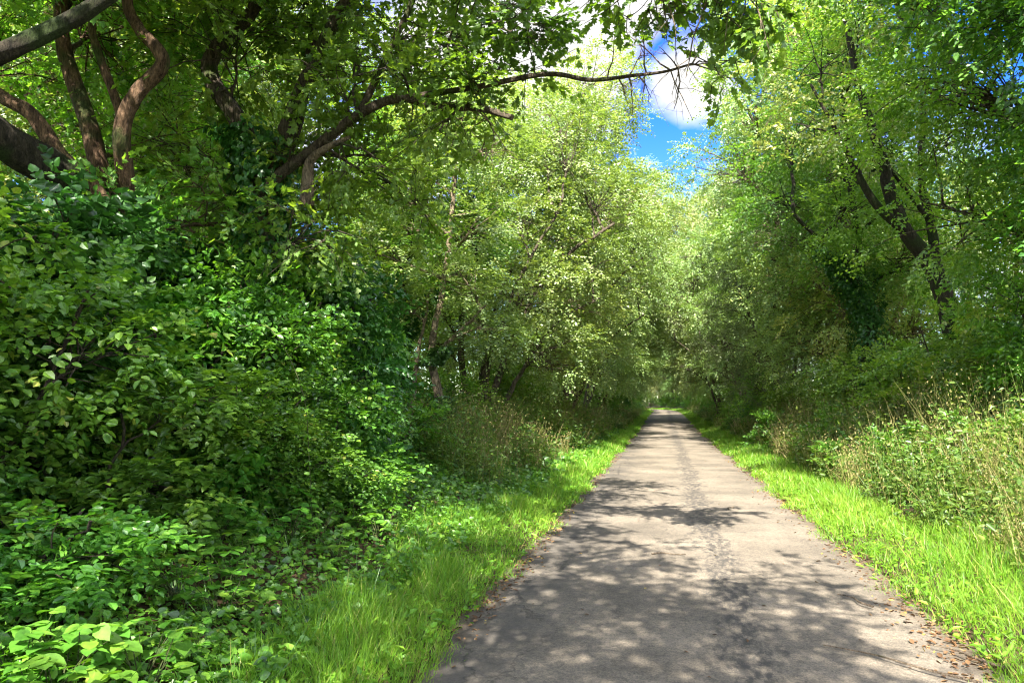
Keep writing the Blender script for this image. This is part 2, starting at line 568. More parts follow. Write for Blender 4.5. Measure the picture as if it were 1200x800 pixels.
# patched darker strip towards the left edge
dl = math_('ADD', sx.outputs[0], 1.18)
lb = math_('POWER', 2.718, math_('MULTIPLY', math_('MULTIPLY', dl, dl), -5.))
lm = math_('MULTIPLY', math_('MULTIPLY_ADD', noise(1.5, 6, .7).outputs[0], 4.0, -1.25, clamp=True), lb)
col = mixc(math_('MULTIPLY', lm, .75), col, (.048, .043, .038))
# cracks
cv = N(nd, 'ShaderNodeTexVoronoi', feature='DISTANCE_TO_EDGE', in_={'Scale': 1.3})
wn = noise(3.5, 6, .7)
va = N(nd, 'ShaderNodeVectorMath', operation='MULTIPLY_ADD')
ln.new(wn.outputs['Color'], va.inputs[0])
va.inputs[1].default_value = (.55, .55, 0)
mp = N(nd, 'ShaderNodeMapping', in_={'Scale': (1.5, .6, 1)})
ln.new(tc.outputs['Object'], mp.inputs[0])
ln.new(mp.outputs[0], va.inputs[2])
ln.new(va.outputs[0], cv.inputs['Vector'])
cr = math_('SUBTRACT', 1., math_('MULTIPLY', cv.outputs['Distance'], 42.), clamp=True)
cmask = math_('MULTIPLY_ADD', noise(.8, 3).outputs[0], 6., -2.9, clamp=True)
cr = math_('MULTIPLY', cr, math_('MAXIMUM', math_('MULTIPLY', cmask, .6), math_('MULTIPLY', lb, .9)))
col = mixc(math_('MULTIPLY', cr, .8), col, (.022, .020, .018))
# brown dirt washed in along both edges
ax = math_('ABSOLUTE', math_('SUBTRACT', sx.outputs[0], .22))
ed = math_('MULTIPLY_ADD', ax, 4., -5.9)
ed = math_('ADD', ed, math_('MULTIPLY_ADD', noise(5, 6, .7).outputs[0], 2.4, -1.2), clamp=True)
col = mixc(math_('MULTIPLY', ed, .8), col, (.075, .052, .030))
hgt = math_('ADD', math_('MULTIPLY', vs.outputs[0], .5), math_('MULTIPLY_ADD', cr, -2., sp.outputs[0]))
bp = N(nd, 'ShaderNodeBump', in_={'Strength': .55, 'Distance': .006})
ln.new(hgt, bp.inputs['Height'])
bs = N(nd, 'ShaderNodeBsdfPrincipled', in_={'Roughness': .85, 'Specular IOR Level': .3})
ln.new(col, bs.inputs['Base Color'])
ln.new(bp.outputs[0], bs.inputs['Normal'])
ln.new(bs.outputs[0], N(nd, 'ShaderNodeOutputMaterial').inputs[0])
tag(link('road', mb.mesh('road', m)), kind='structure')
#@@GRASS

# ------------------------------------------------------------------ grass, weeds, litter (stuff)
def scatter(rng, n, x0, x1, y0, y1, pw=1.0):
    """more points near the camera: y spread by a power"""
    y = y0 + (y1 - y0) * rng.uniform(0, 1, n) ** pw
    return xc(y) + rng.uniform(x0, x1, n), y


def verge(name, side, lo, hi, seed, y0=2.5):
    rng = np.random.default_rng(seed)
    mb = MB()
    n = 88000
    d, y = rng.uniform(0, 1, n), y0 + 125 * rng.uniform(0, 1, n) ** 2.6
    edge = lo - .02 + .13 * np.sin(y * 1.9) * np.sin(y * .7 + 1) + .08 * np.sin(y * 5.1) + .05 * np.sin(y * 11.3 + 2)
    far = hi + .30 * np.sin(y * .55 + seed) + .15 * np.sin(y * 1.7)
    x = xc(y) + side * (edge + (far - edge) * d)
    k = np.clip(.2 + 2.0 * d, 0, 1) * (.72 + .5 * np.sin(x * 3.3 + y * 1.1) * np.sin(y * 2.3) + .25 * np.sin(x * 9.1 - y * 4) * np.sin(y * 7.3))
    h = rng.uniform(.55, 1.25, n) * (.055 + .17 * k)
    dist = np.hypot(x, y)
    w = np.clip(.0042 * dist / 6, .0042, .03) * rng.uniform(.7, 1.3, n)
    t = np.clip(.50 + .16 * np.sin(x * 1.3 + y * .7) * np.sin(y * .45) + rng.normal(0, .19, n), 0, .93)
    t = np.where(rng.uniform(0, 1, n) < .07, 1., t)
    blades(mb, rng, x, y, gz(x, y) - .01, h, w, t, .42, (-side * .12, .0))
    # clover and plantain leaves low in the sward
    n = 5200
    x, y = scatter(rng, n, *(sorted((side * (lo + .05), side * hi))), y0, 40, 2.0)
    dr = rng.normal(0, 1, (n, 3)) * V([1, 1, .15]) + UP * .35
    leaves(mb, np.stack([x, y, gz(x, y) + rng.uniform(.01, .09, n)], 1), dr, UP + rng.normal(0, .3, (n, 3)), rng.uniform(.03, .09, n), rng.uniform(.02, .045, n),
           np.clip(rng.normal(.5, .15, n), 0, .93), 'ovate')
    return tag(link(name, mb.mesh(name, M['grass'])), 'lit green grass verge along the ' + ('right' if side > 0 else 'left') + ' edge of the lane', 'grass', kind='stuff')


verge('grass', -1, 1.60, 2.75, 3)
verge('grass', 1, 1.58, 3.00, 4)

# low ground cover on the left bank: ivy, nettle, bramble seedlings
rng = np.random.default_rng(12)
mb = MB()
n = 60000
x, y = scatter(rng, n, -6.0, -2.30, 2.2, 60, 2.3)
z = gz(x, y) + rng.uniform(0, .14, n) + .22 * np.maximum(0, np.sin(x * 1.7 + .5) * np.sin(y * .9)) * rng.uniform(0, 1, n)
dr = rng.normal(0, 1, (n, 3)) * V([1, 1, .3]) + V([.4, -.2, 0])
sz = rng.uniform(.03, .075, n) * np.clip(np.hypot(x, y) / 9, 1, 2.2)
leaves(mb, np.stack([x, y, z], 1), dr, UP + V([.35, -.15, 0]) + rng.normal(0, .55, (n, 3)), sz, sz * .8, np.clip(rng.normal(.5, .2, n), 0, 1), 'heart')
n = 5000
x, y = scatter(rng, n, -5.5, -2.3, 2.2, 60, 1.8)
blades(mb, rng, x, y, gz(x, y), rng.uniform(.12, .38, n), rng.uniform(.004, .008, n), np.clip(rng.normal(.4, .15, n), 0, .9), .5)
tag(link('ground_cover', mb.mesh('ground_cover', M['leaf_shrub'])), 'low ivy and nettles covering the shaded left bank', 'ground cover', kind='stuff')

rng = np.random.default_rng(13)
mb = MB()
n = 14000
x, y = scatter(rng, n, 2.9, 6.5, 3, 60, 1.8)
z = gz(x, y) + rng.uniform(0, .2, n)
sz = rng.uniform(.04, .08, n) * np.clip(np.hypot(x, y) / 9, 1, 2.2)
leaves(mb, np.stack([x, y, z], 1), rng.normal(0, 1, (n, 3)) * V([1, 1, .3]), UP + rng.normal(0, .4, (n, 3)), sz, sz * .8, np.clip(rng.normal(.5, .2, n), 0, 1), 'heart')
tag(link('ground_cover', mb.mesh('ground_cover', M['leaf_shrub'])), 'low leafy ground cover under the right-hand thicket', 'ground cover', kind='stuff')


def weeds(name, label, side, lo, hi, y0, y1, n, seed, hmax=1.15, straw=.5, pw=1.6):
    """tall seeding grasses with leafy weeds among them: straw stems and green stems in two meshes"""
    rng = np.random.default_rng(seed)
    dry, grn = MB(), MB()
    nc = n // 26
    cx, cy = scatter(rng, nc, *sorted((side * lo, side * hi)), y0, y1, pw)
    cd = rng.uniform(0, 1, nc) < straw                     # clumps of straw, clumps of leafy weeds
    ch = hmax * rng.uniform(.45, 1.1, nc) * (.45 + .55 * np.clip((np.abs(cx - xc(cy)) - lo) / (hi - lo) * 2.6, 0, 1))
    sp = rng.uniform(.08, .30, nc)
    ci = rng.integers(0, nc, n)
    x, y = cx[ci] + rng.normal(0, 1, n) * sp[ci], cy[ci] + rng.normal(0, 1, n) * sp[ci]
    off = np.abs(x - xc(y))
    x = np.where(off < lo - .12, x + side * (lo - off), x)
    hh = ch[ci] * rng.uniform(.55, 1.15, n)
    isd = np.where(rng.uniform(0, 1, n) < .15, ~cd[ci], cd[ci])
    ct = rng.normal(0, .18, nc)[ci]
    for mask, mbx in ((isd, dry), (~isd, grn)):
        a, b, h = x[mask], y[mask], hh[mask]
        k = len(a)
        w = np.clip(.0055 * np.hypot(a, b) / 9, .005, .02)
        blades(mbx, rng, a, b, gz(a, b), h, w, np.clip(rng.normal(.5, .15, k) + ct[mask], 0, 1), .24, (-side * .10, -.04))
    # seed heads: little scales along the top of the dry stems
    a, b, h = x[isd], y[isd], hh[isd]
    k = len(a)
    for j in range(4):
        s = rng.uniform(.006, .014, k) * np.clip(np.hypot(a, b) / 9, 1, 1.8)
        p = np.stack([a + rng.normal(-side * .07, .07, k) * h, b + rng.normal(0, .07, k) * h, gz(a, b) + h * rng.uniform(.72, 1.05, k)], 1)
        leaves(dry, p, rng.normal(0, .6, (k, 3)) + UP, rng.normal(0, 1, (k, 3)), s * 2.2, s, np.clip(rng.normal(.6, .2, k), 0, 1), 'quad')
    # leafy stems
    for j in range(8):
        a, b, h = x[~isd], y[~isd], hh[~isd]
        k = len(a)
        s = rng.uniform(.03, .10, k) * np.clip(np.hypot(a, b) / 12, 1, 1.8)
        p = np.stack([a + rng.normal(0, .08, k), b + rng.normal(0, .08, k), gz(a, b) + h * rng.uniform(.1, .95, k)], 1)
        leaves(grn, p, rng.normal(0, 1, (k, 3)) * V([1, 1, .5]), UP * .7 + V([-side * .3, -.3, 0]) + rng.normal(0, .5, (k, 3)), s, s * .5, np.clip(rng.normal(.5, .13, k) + ct[~isd], 0, 1), 'ovate')
    t = thing(name, label, 'tall grass')
    t['kind'] = 'stuff'
    link('straw', dry.mesh(name + '_straw', M['straw']), t)
    link('foliage', grn.mesh(name + '_green', M['weed']), t)
    return t


weeds('tall_grass', 'sunlit straw coloured seeding grass and weeds beside the right verge', 1, 2.75, 5.8, 4.2, 34, 15000, 21, 1.55, .56)
weeds('tall_grass', 'tall pale grass lining the right side of the far lane', 1, 2.5, 4.8, 34, 100, 3800, 22, 1.3, .5, 1.2)
weeds('tall_grass', 'yellowing tall weeds at the foot of the trees on the left', -1, 2.7, 5.8, 12.0, 36, 9000, 23, 1.35, .42, 1.2)
weeds('tall_grass', 'brownish tall grass along the left side of the far lane', -1, 2.3, 4.6, 36, 100, 3600, 24, 1.25, .45, 1.2)

rng = np.random.default_rng(31)
mb = MB()
for side, n in ((-1, 3400), (1, 4600)):
    d = 1.61 + rng.normal(0, .10 + .03 * side, n)
    y = 2.8 + 45 * rng.uniform(0, 1, n) ** 2.0
    keep = (np.sin(y * 1.3 + side) * np.sin(y * .37) + rng.normal(0, .5, n)) > -.25
    d, y = d[keep], y[keep]
    x = xc(y) + side * d
    k = len(x)
    zz = np.maximum(gz(x, y), zr(y)) + rng.uniform(.004, .022, k)
    s = rng.uniform(.018, .055, k)
    leaves(mb, np.stack([x, y, zz], 1), rng.normal(0, 1, (k, 3)) * V([1, 1, .2]), UP + rng.normal(0, .3, (k, 3)), s, s * .6, np.clip(rng.normal(.5, .25, k), 0, 1), 'ovate')
n = 90
x, y = scatter(rng, n, -1.5, 1.5, 3, 22, 1.3)
s = rng.uniform(.015, .04, n)
leaves(mb, np.stack([x, y, zr(y) + .022 + rng.uniform(0, .006, n)], 1), rng.normal(0, 1, (n, 3)) * V([1, 1, .1]), UP + rng.normal(0, .2, (n, 3)), s, s * .6, np.clip(rng.normal(.65, .25, n), 0, 1), 'ovate')
n = 2600
x, y = scatter(rng, n, -5.2, -2.5, 2.5, 16, 1.3)
s = rng.uniform(.03, .07, n)
leaves(mb, np.stack([x, y, gz(x, y) + .02 + rng.uniform(0, .02, n)], 1), rng.normal(0, 1, (n, 3)) * V([1, 1, .1]), UP + rng.normal(0, .3, (n, 3)), s, s * .6, np.clip(rng.normal(.3, .2, n), 0, .9), 'ovate')
tag(link('fallen_leaves', mb.mesh('fallen_leaves', M['litter'])), 'brown fallen leaves drifted along the lane edges', 'leaves', kind='stuff')
#@@THINGS

# ------------------------------------------------------------------ trees on the near left
def build(name, label, cat, wood, leaf, bark, leafm, group=None, extra=(), names=('trunk', 'crown'), loc=(0, 0, 0)):
    t = thing(name, label, cat, loc, group)
    if wood.n:
        link(names[0], wood.mesh(name + '_wood', M[bark]), t)
    if leaf.n:
        link(names[1], leaf.mesh(name + '_leaf', M[leafm], False), t)
    for nm, q, mt in extra:
        link(nm, q.mesh(name + '_' + nm, M[mt], nm not in ('ivy',)), t)
    return t


# many-stemmed maple, far left
rng = np.random.default_rng(41)
wood, leaf, ivy, mossy = MB(), MB(), MB(), MB()
stemsA = [
    ([(-5.75, 7.1, 0.2), (-5.70, 7.0, 2.0), (-5.75, 6.85, 3.4), (-5.85, 6.42, 3.78), (-6.10, 5.73, 4.08), (-6.7, 4.9, 4.7), (-7.3, 4.2, 5.9)], .27, .13),
    ([(-5.62, 6.95, 1.5), (-5.55, 6.75, 2.9), (-5.62, 6.5, 3.67), (-5.90, 6.27, 4.05), (-6.12, 6.10, 4.45), (-6.42, 6.02, 4.63), (-6.9, 6.0, 5.1), (-7.2, 5.9, 6.2)], .10, .05),
    ([(-5.70, 6.95, 2.0), (-5.76, 6.73, 3.6), (-5.90, 6.66, 4.4), (-6.17, 6.65, 5.07), (-6.28, 6.59, 5.6), (-6.3, 6.6, 7.0), (-6.1, 6.7, 8.6)], .12, .05),
    ([(-5.6, 7.0, 2.0), (-5.45, 6.7, 3.6), (-5.38, 6.46, 4.3), (-5.24, 6.45, 4.68), (-4.97, 6.49, 5.0), (-5.02, 6.45, 5.2), (-5.2, 6.42, 5.4), (-5.31, 6.37, 5.75), (-5.2, 6.3, 6.8), (-4.8, 6.2, 8.4)], .10, .04),
    ([(-5.40, 6.55, 4.1), (-5.52, 6.6, 4.6), (-5.72, 6.53, 5.16), (-5.8, 6.48, 5.6), (-5.7, 6.6, 6.6)], .055, .03),
]
paths = []
for p, a, b in stemsA:
    q = smooth_path(p, 26)
    paths.append(q)
    tube(wood if len(paths) > 1 else mossy, q, a, b, ridge=.09)
lob = [(-6.3, 6.9, 6.4, 1.3), (-5.2, 7.2, 6.9, 1.3), (-6.6, 5.6, 6.8, 1.3), (-5.3, 5.6, 7.4, 1.4), (-6.2, 7.8, 7.8, 1.5), (-4.6, 6.4, 8.8, 1.5),
       (-5.9, 6.4, 9.4, 1.6), (-7.2, 6.8, 8.2, 1.5), (-6.3, 8.6, 5.0, 1.1), (-7.3, 6.4, 5.0, 1.0), (-5.0, 7.5, 3.6, .8), (-4.2, 6.0, 7.2, 1.1), (-5.35, 6.35, 3.45, .35), (-6.6, 7.6, 4.2, .9), (-7.2, 8.4, 6.2, 1.3), (-6.9, 5.2, 3.6, .6)]
foliage(wood, leaf, rng, paths, lob, .5, 34, 10, 9, .074, .074, 'maple', (.25, .5), .04, .9, .3, .45, .55, True)
ivy_on(ivy, rng, smooth_path([(-5.75, 7.1, .3), (-5.7, 7.0, 2.0), (-5.72, 6.9, 3.3)], 20), .26, 2600, .075, .30)
build('maple_tree', 'many-stemmed maple with bare twisting brown stems above the thicket', 'tree', wood, leaf, 'bark_red', 'leaf_mid', names=('stem', 'crown'), extra=[('ivy', ivy, 'leaf_dark'), ('trunk', mossy, 'bark_dark')])

# ivy-covered maple whose long limb hangs over the lane
rng = np.random.default_rng(42)
wood, leaf, ivy, dead = MB(), MB(), MB(), MB()
P2 = [([(-4.5, 7.9, .2), (-4.42, 7.75, 1.6), (-4.43, 7.69, 2.96), (-4.5, 7.68, 4.16), (-4.75, 7.6, 4.8), (-5.15, 7.55, 5.43), (-4.95, 7.6, 5.9), (-4.65, 7.69, 6.3), (-4.3, 7.7, 7.8), (-4.2, 7.6, 9.6)], .16, .05),
      ([(-4.45, 7.68, 3.5), (-4.36, 7.55, 4.0), (-3.71, 7.41, 4.38), (-3.2, 7.4, 4.72), (-2.72, 7.37, 4.84), (-2.3, 7.40, 4.72), (-1.86, 7.36, 4.66), (-1.47, 7.24, 4.48)], .075, .028),
      ([(-2.72, 7.37, 4.84), (-1.9, 7.3, 4.86), (-1.11, 7.18, 4.88), (-.65, 7.0, 4.70), (-.25, 6.87, 4.65), (.05, 6.8, 4.63), (.30, 6.75, 4.66)], .034, .009),
      ([(-4.45, 7.68, 4.0), (-3.9, 7.5, 5.2), (-3.0, 7.2, 6.3), (-1.9, 6.9, 7.0), (-.8, 6.6, 7.2)], .10, .03),
      ([(-3.2, 7.4, 4.72), (-2.9, 7.3, 5.2), (-2.5, 7.2, 5.9), (-2.2, 7.0, 6.5)], .045, .02),
      ([(-4.48, 7.68, 3.8), (-4.2, 7.9, 4.9), (-4.05, 8.0, 6.2), (-3.9, 8.1, 7.6)], .085, .04),
      ([(-3.0, 7.2, 6.3), (-2.2, 6.6, 6.2), (-1.2, 6.2, 5.6), (-.3, 6.1, 5.3), (.6, 6.0, 4.95)], .05, .012)]
paths = []
for p, a, b in P2:
    q = smooth_path(p, 24)
    paths.append(q)
    tube(wood, q, a, b, ridge=.08)
# snapped pale stub
tube(dead, smooth_path([(-3.82, 7.45, 3.75), (-3.80, 7.42, 4.05), (-3.74, 7.38, 4.25), (-3.45, 7.3, 4.36), (-3.25, 7.28, 4.42)], 10), .085, .02, 8, .12, rng)
twigs_ = []
for cnt, pi, lo, dirn, ln_, r_, dep, dr_ in ((15, 2, 13, (.1, -.1, .1), (.25, .7), .009, 2, .25), (14, 6, 14, (.2, 0, -.5), (.4, .85), .010, 2, .35), (6, 1, 14, (.5, 0, -.5), (.3, .7), .010, 1, .25)):
    for i in range(cnt):
        tw = MB()
        twig(tw, rng, paths[pi][int(rng.integers(lo, 24))], V(dirn) + rng.normal(0, .5, 3), rng.uniform(*ln_), r_, dep, dr_)
        twigs_.append(('dead_twig', tw, 'dead'))
lob = [(-4.7, 7.4, 5.7, 1.0), (-3.3, 7.7, 5.6, 1.0), (-2.2, 7.5, 5.6, .85), (-4.0, 7.9, 6.6, 1.2), (-2.8, 7.3, 6.8, 1.2), (-1.5, 7.0, 7.4, 1.2),
       (-4.2, 7.6, 8.2, 1.5), (-2.9, 8.1, 8.4, 1.5), (-4.3, 8.0, 9.9, 1.6), (-3.3, 8.6, 4.6, .75), (-1.6, 7.3, 5.1, .42), (-1.9, 7.5, 4.9, .45),
       (-4.5, 8.3, 3.9, .8), (-5.3, 7.9, 4.4, .8), (-.5, 6.6, 7.6, 1.0), (-3.6, 7.2, 3.5, .55), (-2.9, 7.9, 4.0, .5), (-3.3, 7.2, 4.9, .45), (-2.6, 7.0, 5.0, .4), (-3.9, 7.2, 4.3, .35), (-2.2, 7.1, 4.35, .35), (-3.0, 7.0, 4.2, .4)]
foliage(wood, leaf, rng, paths, lob, .45, 38, 10, 9, .074, .074, 'maple', (.22, .45), .03, .9, .3, .40, .55, True)
# dark hanging sprays over the lane at the end of the upper limb
lob = [(.45, 6.0, 4.72, .34), (.75, 6.05, 5.0, .36), (-.05, 6.3, 5.1, .32), (.30, 6.1, 5.25, .4), (-1.25, 6.9, 5.35, .40), (.55, 6.35, 4.45, .22), (1.05, 6.0, 5.3, .4)]
foliage(wood, leaf, rng, paths, lob, .26, 130, 5, 7, .075, .078, 'maple', (.15, .3), .012, .9, .3, .35, .4, True)
ivy_on(ivy, rng, paths[0][:11], .16, 5200, .07, .42)
build('maple_tree', 'ivy-wrapped maple with a long limb reaching over the lane', 'tree', wood, leaf, 'bark', 'leaf_mid', extra=[('ivy', ivy, 'leaf_dark'), ('dead_branch', dead, 'dead')] + twigs_)

# heavy limb crossing the upper left corner comes from a leaning tree just outside the frame
rng = np.random.default_rng(43)
wood, leaf = MB(), MB()
P3 = [([(-5.9, 3.6, .3), (-5.8, 3.8, 2.0), (-5.5, 4.1, 3.5), (-5.1, 4.35, 3.98), (-4.76, 4.45, 4.16), (-4.47, 4.6, 4.38), (-4.13, 4.74, 4.68), (-3.5, 5.0, 5.4), (-2.9, 5.2, 6.6)], .105, .045),
      ([(-5.5, 4.1, 3.5), (-5.3, 3.9, 4.5), (-5.0, 3.6, 6.2), (-4.6, 3.4, 8.2)], .11, .05),
      ([(-3.5, 5.0, 5.4), (-2.9, 4.6, 6.0), (-2.0, 4.0, 6.5), (-1.2, 3.4, 6.9)], .07, .03)]
paths = []
for p, a, b in P3:
    q = smooth_path(p, 22)
    paths.append(q)
    tube(wood, q, a, b, ridge=.09)
lob = [(-3.4, 4.6, 7.0, 1.2), (-4.8, 3.6, 7.2, 1.4), (-2.2, 4.2, 7.4, 1.2), (-1.2, 3.4, 7.4, 1.1), (-4.4, 3.4, 8.9, 1.6), (-2.9, 4.8, 8.6, 1.4), (-5.7, 4.6, 6.2, 1.1)]
foliage(wood, leaf, rng, paths, lob, .55, 24, 10, 9, .09, .085, 'maple', (.25, .5), .035, .9, .3, .35, .5)
build('maple_tree', 'mossy maple limb slanting across the upper left corner', 'tree', wood, leaf, 'bark_dark', 'leaf_mid')


# ------------------------------------------------------------------ stock of trees for the rows
def crown_lobes(rng, H, base, Rr, n, lean=(0, 0), top=.35):
    out = []
    for i in range(n):
        f = (i + rng.uniform(0, 1)) / n
        h = base + (H - base) * f
        prof = math.sin(math.pi * min(1, .18 + .82 * (f * .9))) ** .7 if f < .75 else math.sin(math.pi * (.18 + .82 * f * .9)) ** .7
        a = i * 2.4 + rng.uniform(-.5, .5)
        rad = Rr * max(.12, prof) * rng.uniform(.35, .75)
        s = Rr * rng.uniform(.34, .46) * (.75 + .25 * prof)
        k = f * 1.0
        out.append((lean[0] * k + rad * math.cos(a), lean[1] * k + rad * math.sin(a), h, s, .8))
    out.append((lean[0], lean[1], H - Rr * .3, Rr * .38, .9))
    return out


def stock(name, seed, stems, H, base, Rr, n, bark, leafm, lean=(0, 0), dens=30, L=.092, W=.064, gap=.3, clr=.6, ivy=0, extra_lobes=(), nspray=12, limb_r=.07, tb=.5, up=1.0, droop=.25, slen=(.3, .65)):
    rng = np.random.default_rng(seed)
    wood, leaf, iv = MB(), MB(), MB()
    paths = []
    for p, a, b in stems:
        q = smooth_path(p, 22)
        q[2:] += np.cumsum(rng.normal(0, .02, (20, 3)), 0)
        paths.append(q)
        tube(wood, q, a, b, 9, .08, rng, .5)
    lob = crown_lobes(rng, H, base, Rr, n, lean) + list(extra_lobes)
    foliage(wood, leaf, rng, paths, lob, clr, dens, nspray, 9, L, W, 'quad', slen, limb_r, up, droop, gap, tb)
    ex = []
    if ivy:
        for q, s in zip(paths, stems):
            ivy_on(iv, rng, q[:int(22 * ivy)], s[1] * .9, int(5200 * ivy), .10, .38, kind='quad')
        ex = [('ivy', iv, 'leaf_dark')]
    return build(name, 'x', 'tree', wood, leaf, bark, leafm, extra=ex, loc=(0, -500, 0))


ST = {}
# leaning towards +x (the lane) for the left row; turned by 180 degrees for the right row
ST['ash'] = stock('ash_tree', 51, [([(0, 0, 0), (.1, .1, 3), (.5, .2, 6), (1.1, .2, 9), (1.6, .1, 12.4)], .24, .05), ([(.1, .1, 3), (-.6, .4, 5.5), (-1.1, .7, 8.4)], .13, .05), ([(.3, .1, 4.5), (1.5, -.4, 6.6), (2.6, -.7, 8.2)], .10, .04)],
                  14, 4.2, 3.7, 19, 'bark', 'leaf_mid', (1.7, 0), gap=.42, tb=.62)
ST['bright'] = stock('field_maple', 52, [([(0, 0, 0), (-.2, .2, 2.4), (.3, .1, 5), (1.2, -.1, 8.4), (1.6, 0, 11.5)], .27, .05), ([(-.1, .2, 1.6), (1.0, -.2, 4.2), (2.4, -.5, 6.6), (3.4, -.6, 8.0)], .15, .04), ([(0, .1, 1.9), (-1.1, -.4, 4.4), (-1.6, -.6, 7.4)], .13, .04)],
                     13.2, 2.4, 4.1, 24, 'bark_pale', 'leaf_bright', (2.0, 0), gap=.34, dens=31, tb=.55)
ST['hazel'] = stock('hazel_tree', 53, [([(0, 0, 0), (.3, .1, 1.6), (1.0, .2, 3.6), (2.2, .1, 5.6), (3.6, 0, 6.6)], .13, .04), ([(-.2, .3, 0), (-.1, .7, 2), (.3, 1.2, 4.6), (1.3, 1.6, 7)], .11, .03), ([(.1, -.3, 0), (.2, -.6, 2), (.9, -1.1, 4.4), (2.0, -1.4, 6.6)], .10, .03),
                                       ([(-.2, -.1, 0), (-.5, -.1, 2.6), (-.3, -.2, 5.4), (.2, 0, 8.4)], .13, .03), ([(.1, .2, 0), (.9, .5, 1.8), (2.0, .8, 3.6), (3.2, 1.0, 4.6)], .08, .03)],
                      9.6, 2.6, 3.3, 20, 'bark', 'leaf_pale', (1.9, 0), gap=.34, tb=.55, limb_r=.05)
ST['slim'] = stock('alder_tree', 54, [([(0, 0, 0), (.1, 0, 4), (.2, .1, 8), (.3, 0, 13)], .19, .04), ([(0, .1, 1), (.4, .3, 4), (.9, .4, 7.5)], .10, .03)], 14.6, 3.2, 2.6, 19, 'bark_dark', 'leaf_mid', (.5, 0), gap=.4, tb=.42)
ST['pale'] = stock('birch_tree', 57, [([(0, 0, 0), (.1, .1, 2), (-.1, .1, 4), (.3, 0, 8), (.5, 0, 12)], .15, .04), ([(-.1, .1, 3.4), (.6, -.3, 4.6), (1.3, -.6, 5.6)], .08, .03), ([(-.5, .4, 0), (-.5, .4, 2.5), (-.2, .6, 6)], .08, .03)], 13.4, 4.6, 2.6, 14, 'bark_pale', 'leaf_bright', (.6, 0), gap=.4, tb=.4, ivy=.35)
ST['ivied'] = stock('ivied_tree', 55, [([(0, 0, 0), (.05, .1, 3), (.2, 0, 6), (.5, -.1, 11)], .22, .05), ([(.1, 0, 3.6), (1.2, .2, 5.4), (2.3, .3, 6.6)], .11, .04)], 12.6, 4.6, 2.9, 15, 'bark_dark', 'leaf_mid', (.9, 0), gap=.4, ivy=.62, tb=.45)
ST['silver'] = stock('willow_tree', 56, [([(0, 0, 0), (.2, .1, 1.8), (.8, .2, 3.6), (1.6, .1, 5.6)], .14, .04), ([(.05, .1, .4), (-.3, .6, 2.4), (-.4, 1, 4.6)], .10, .03)], 6.8, 1.6, 2.5, 14, 'bark', 'leaf_silver', (1.2, 0), gap=.35, L=.10, W=.045, tb=.5, limb_r=.04)


def placed(kind, x, y, rz, s, label, group=None):
    loc = (x, y, float(gz(x, y)) - .05)
    root = ST[kind]
    if not root.get('placed'):
        root['placed'] = 1
        root.location, root.rotation_euler, root.scale = loc, (0, 0, rz), s
        root['label'] = label
        if group:
            root['group'] = group
        return root
    r = dup(root, loc, rz, s, label, group)
    return r


PI = math.pi
GL = 'trees in the row left of the lane'
GR = 'trees in the row right of the lane'
# left row, from the camera away
placed('pale', -4.6, 14.6, .3, (.85, .85, .56), 'slim pale-trunked tree rising from the weeds just past the left shrubs', GL)
placed('ivied', -5.9, 15.8, .2, (.8, .8, .66), 'ivy-clad tree beside the pale slim trunk on the left', GL)
placed('hazel', -4.8, 19.6, .1, (1.0, 1.0, .9), 'first many-stemmed hazel on the left, dense green down to the weeds', GL)
placed('bright', -5.3, 26.5, .05, (1.1, 1.1, .95), 'tall sunlit yellow-green maple left of the patch of sky', GL)
placed('ash', -8.6, 22.0, .5, (1, 1, .80), 'tall tree half hidden behind the hazel and sunlit maple', GL)
placed('hazel', -4.3, 31.5, -.35, (1.05, 1.05, 1.05), 'second hazel on the left, its stems leaning under the bright maple', GL)
placed('hazel', -4.0, 37.5, .4, (1.0, 1.1, 1.1), 'third hazel on the left, arching low over the verge', GL)
placed('bright', -4.6, 41.5, .5, (1.0, 1.0, 1.05), 'second yellow-green maple on the left, its feathery top against blue sky', GL)
placed('hazel', -4.2, 46.0, 0., (1.15, 1.1, 1.1), 'hazel whose dark arching stem frames the lane end', GL)
# right row
placed('slim', 6.7, 10.6, PI + .4, (1.1, 1.1, 1.0), 'dark-trunked tree at the right edge of the picture', GR)
placed('ash', 6.6, 13.2, PI - .5, (1.0, 1.0, 1.05), 'tall ash shading the upper right corner', GR)
placed('bright', 6.3, 24.5, PI + .1, (1.06, 1.06, 1.08), 'big sunlit tree right of the patch of sky', GR)
placed('ivied', 5.4, 21.0, PI + .3, (1, 1, .92), 'dark ivy-covered tree in the right thicket', GR)
placed('hazel', 6.9, 26.8, PI - .2, (1, 1, 1.0), 'leaning many-stemmed hazel beyond the ivied tree on the right', GR)
placed('silver', 4.5, 30.0, PI + .1, (1.05, 1.05, 1.02), 'silvery pale-leaved willow right of the lane', GR)
placed('ash', 6.1, 34.5, PI + .2, (1.0, 1.0, 1.04), 'tall tree rising behind the silvery willow', GR)
placed('hazel', 4.3, 39.5, PI + .3, (1.0, 1.1, 1.0), 'dark hazel just beyond the silvery willow', GR)
placed('bright', 5.9, 44.0, PI - .4, (.95, .95, 1.1), 'farther sunlit maple on the right beside the sky gap', GR)
placed('bright', -3.7, 51.0, .1, (1.1, 1.1, 1.16), 'tallest tree arching over the far lane from the left')
placed('bright', 3.8, 54.5, PI + .1, (1.15, 1.15, 1.18), 'tallest tree arching over the far lane from the right')
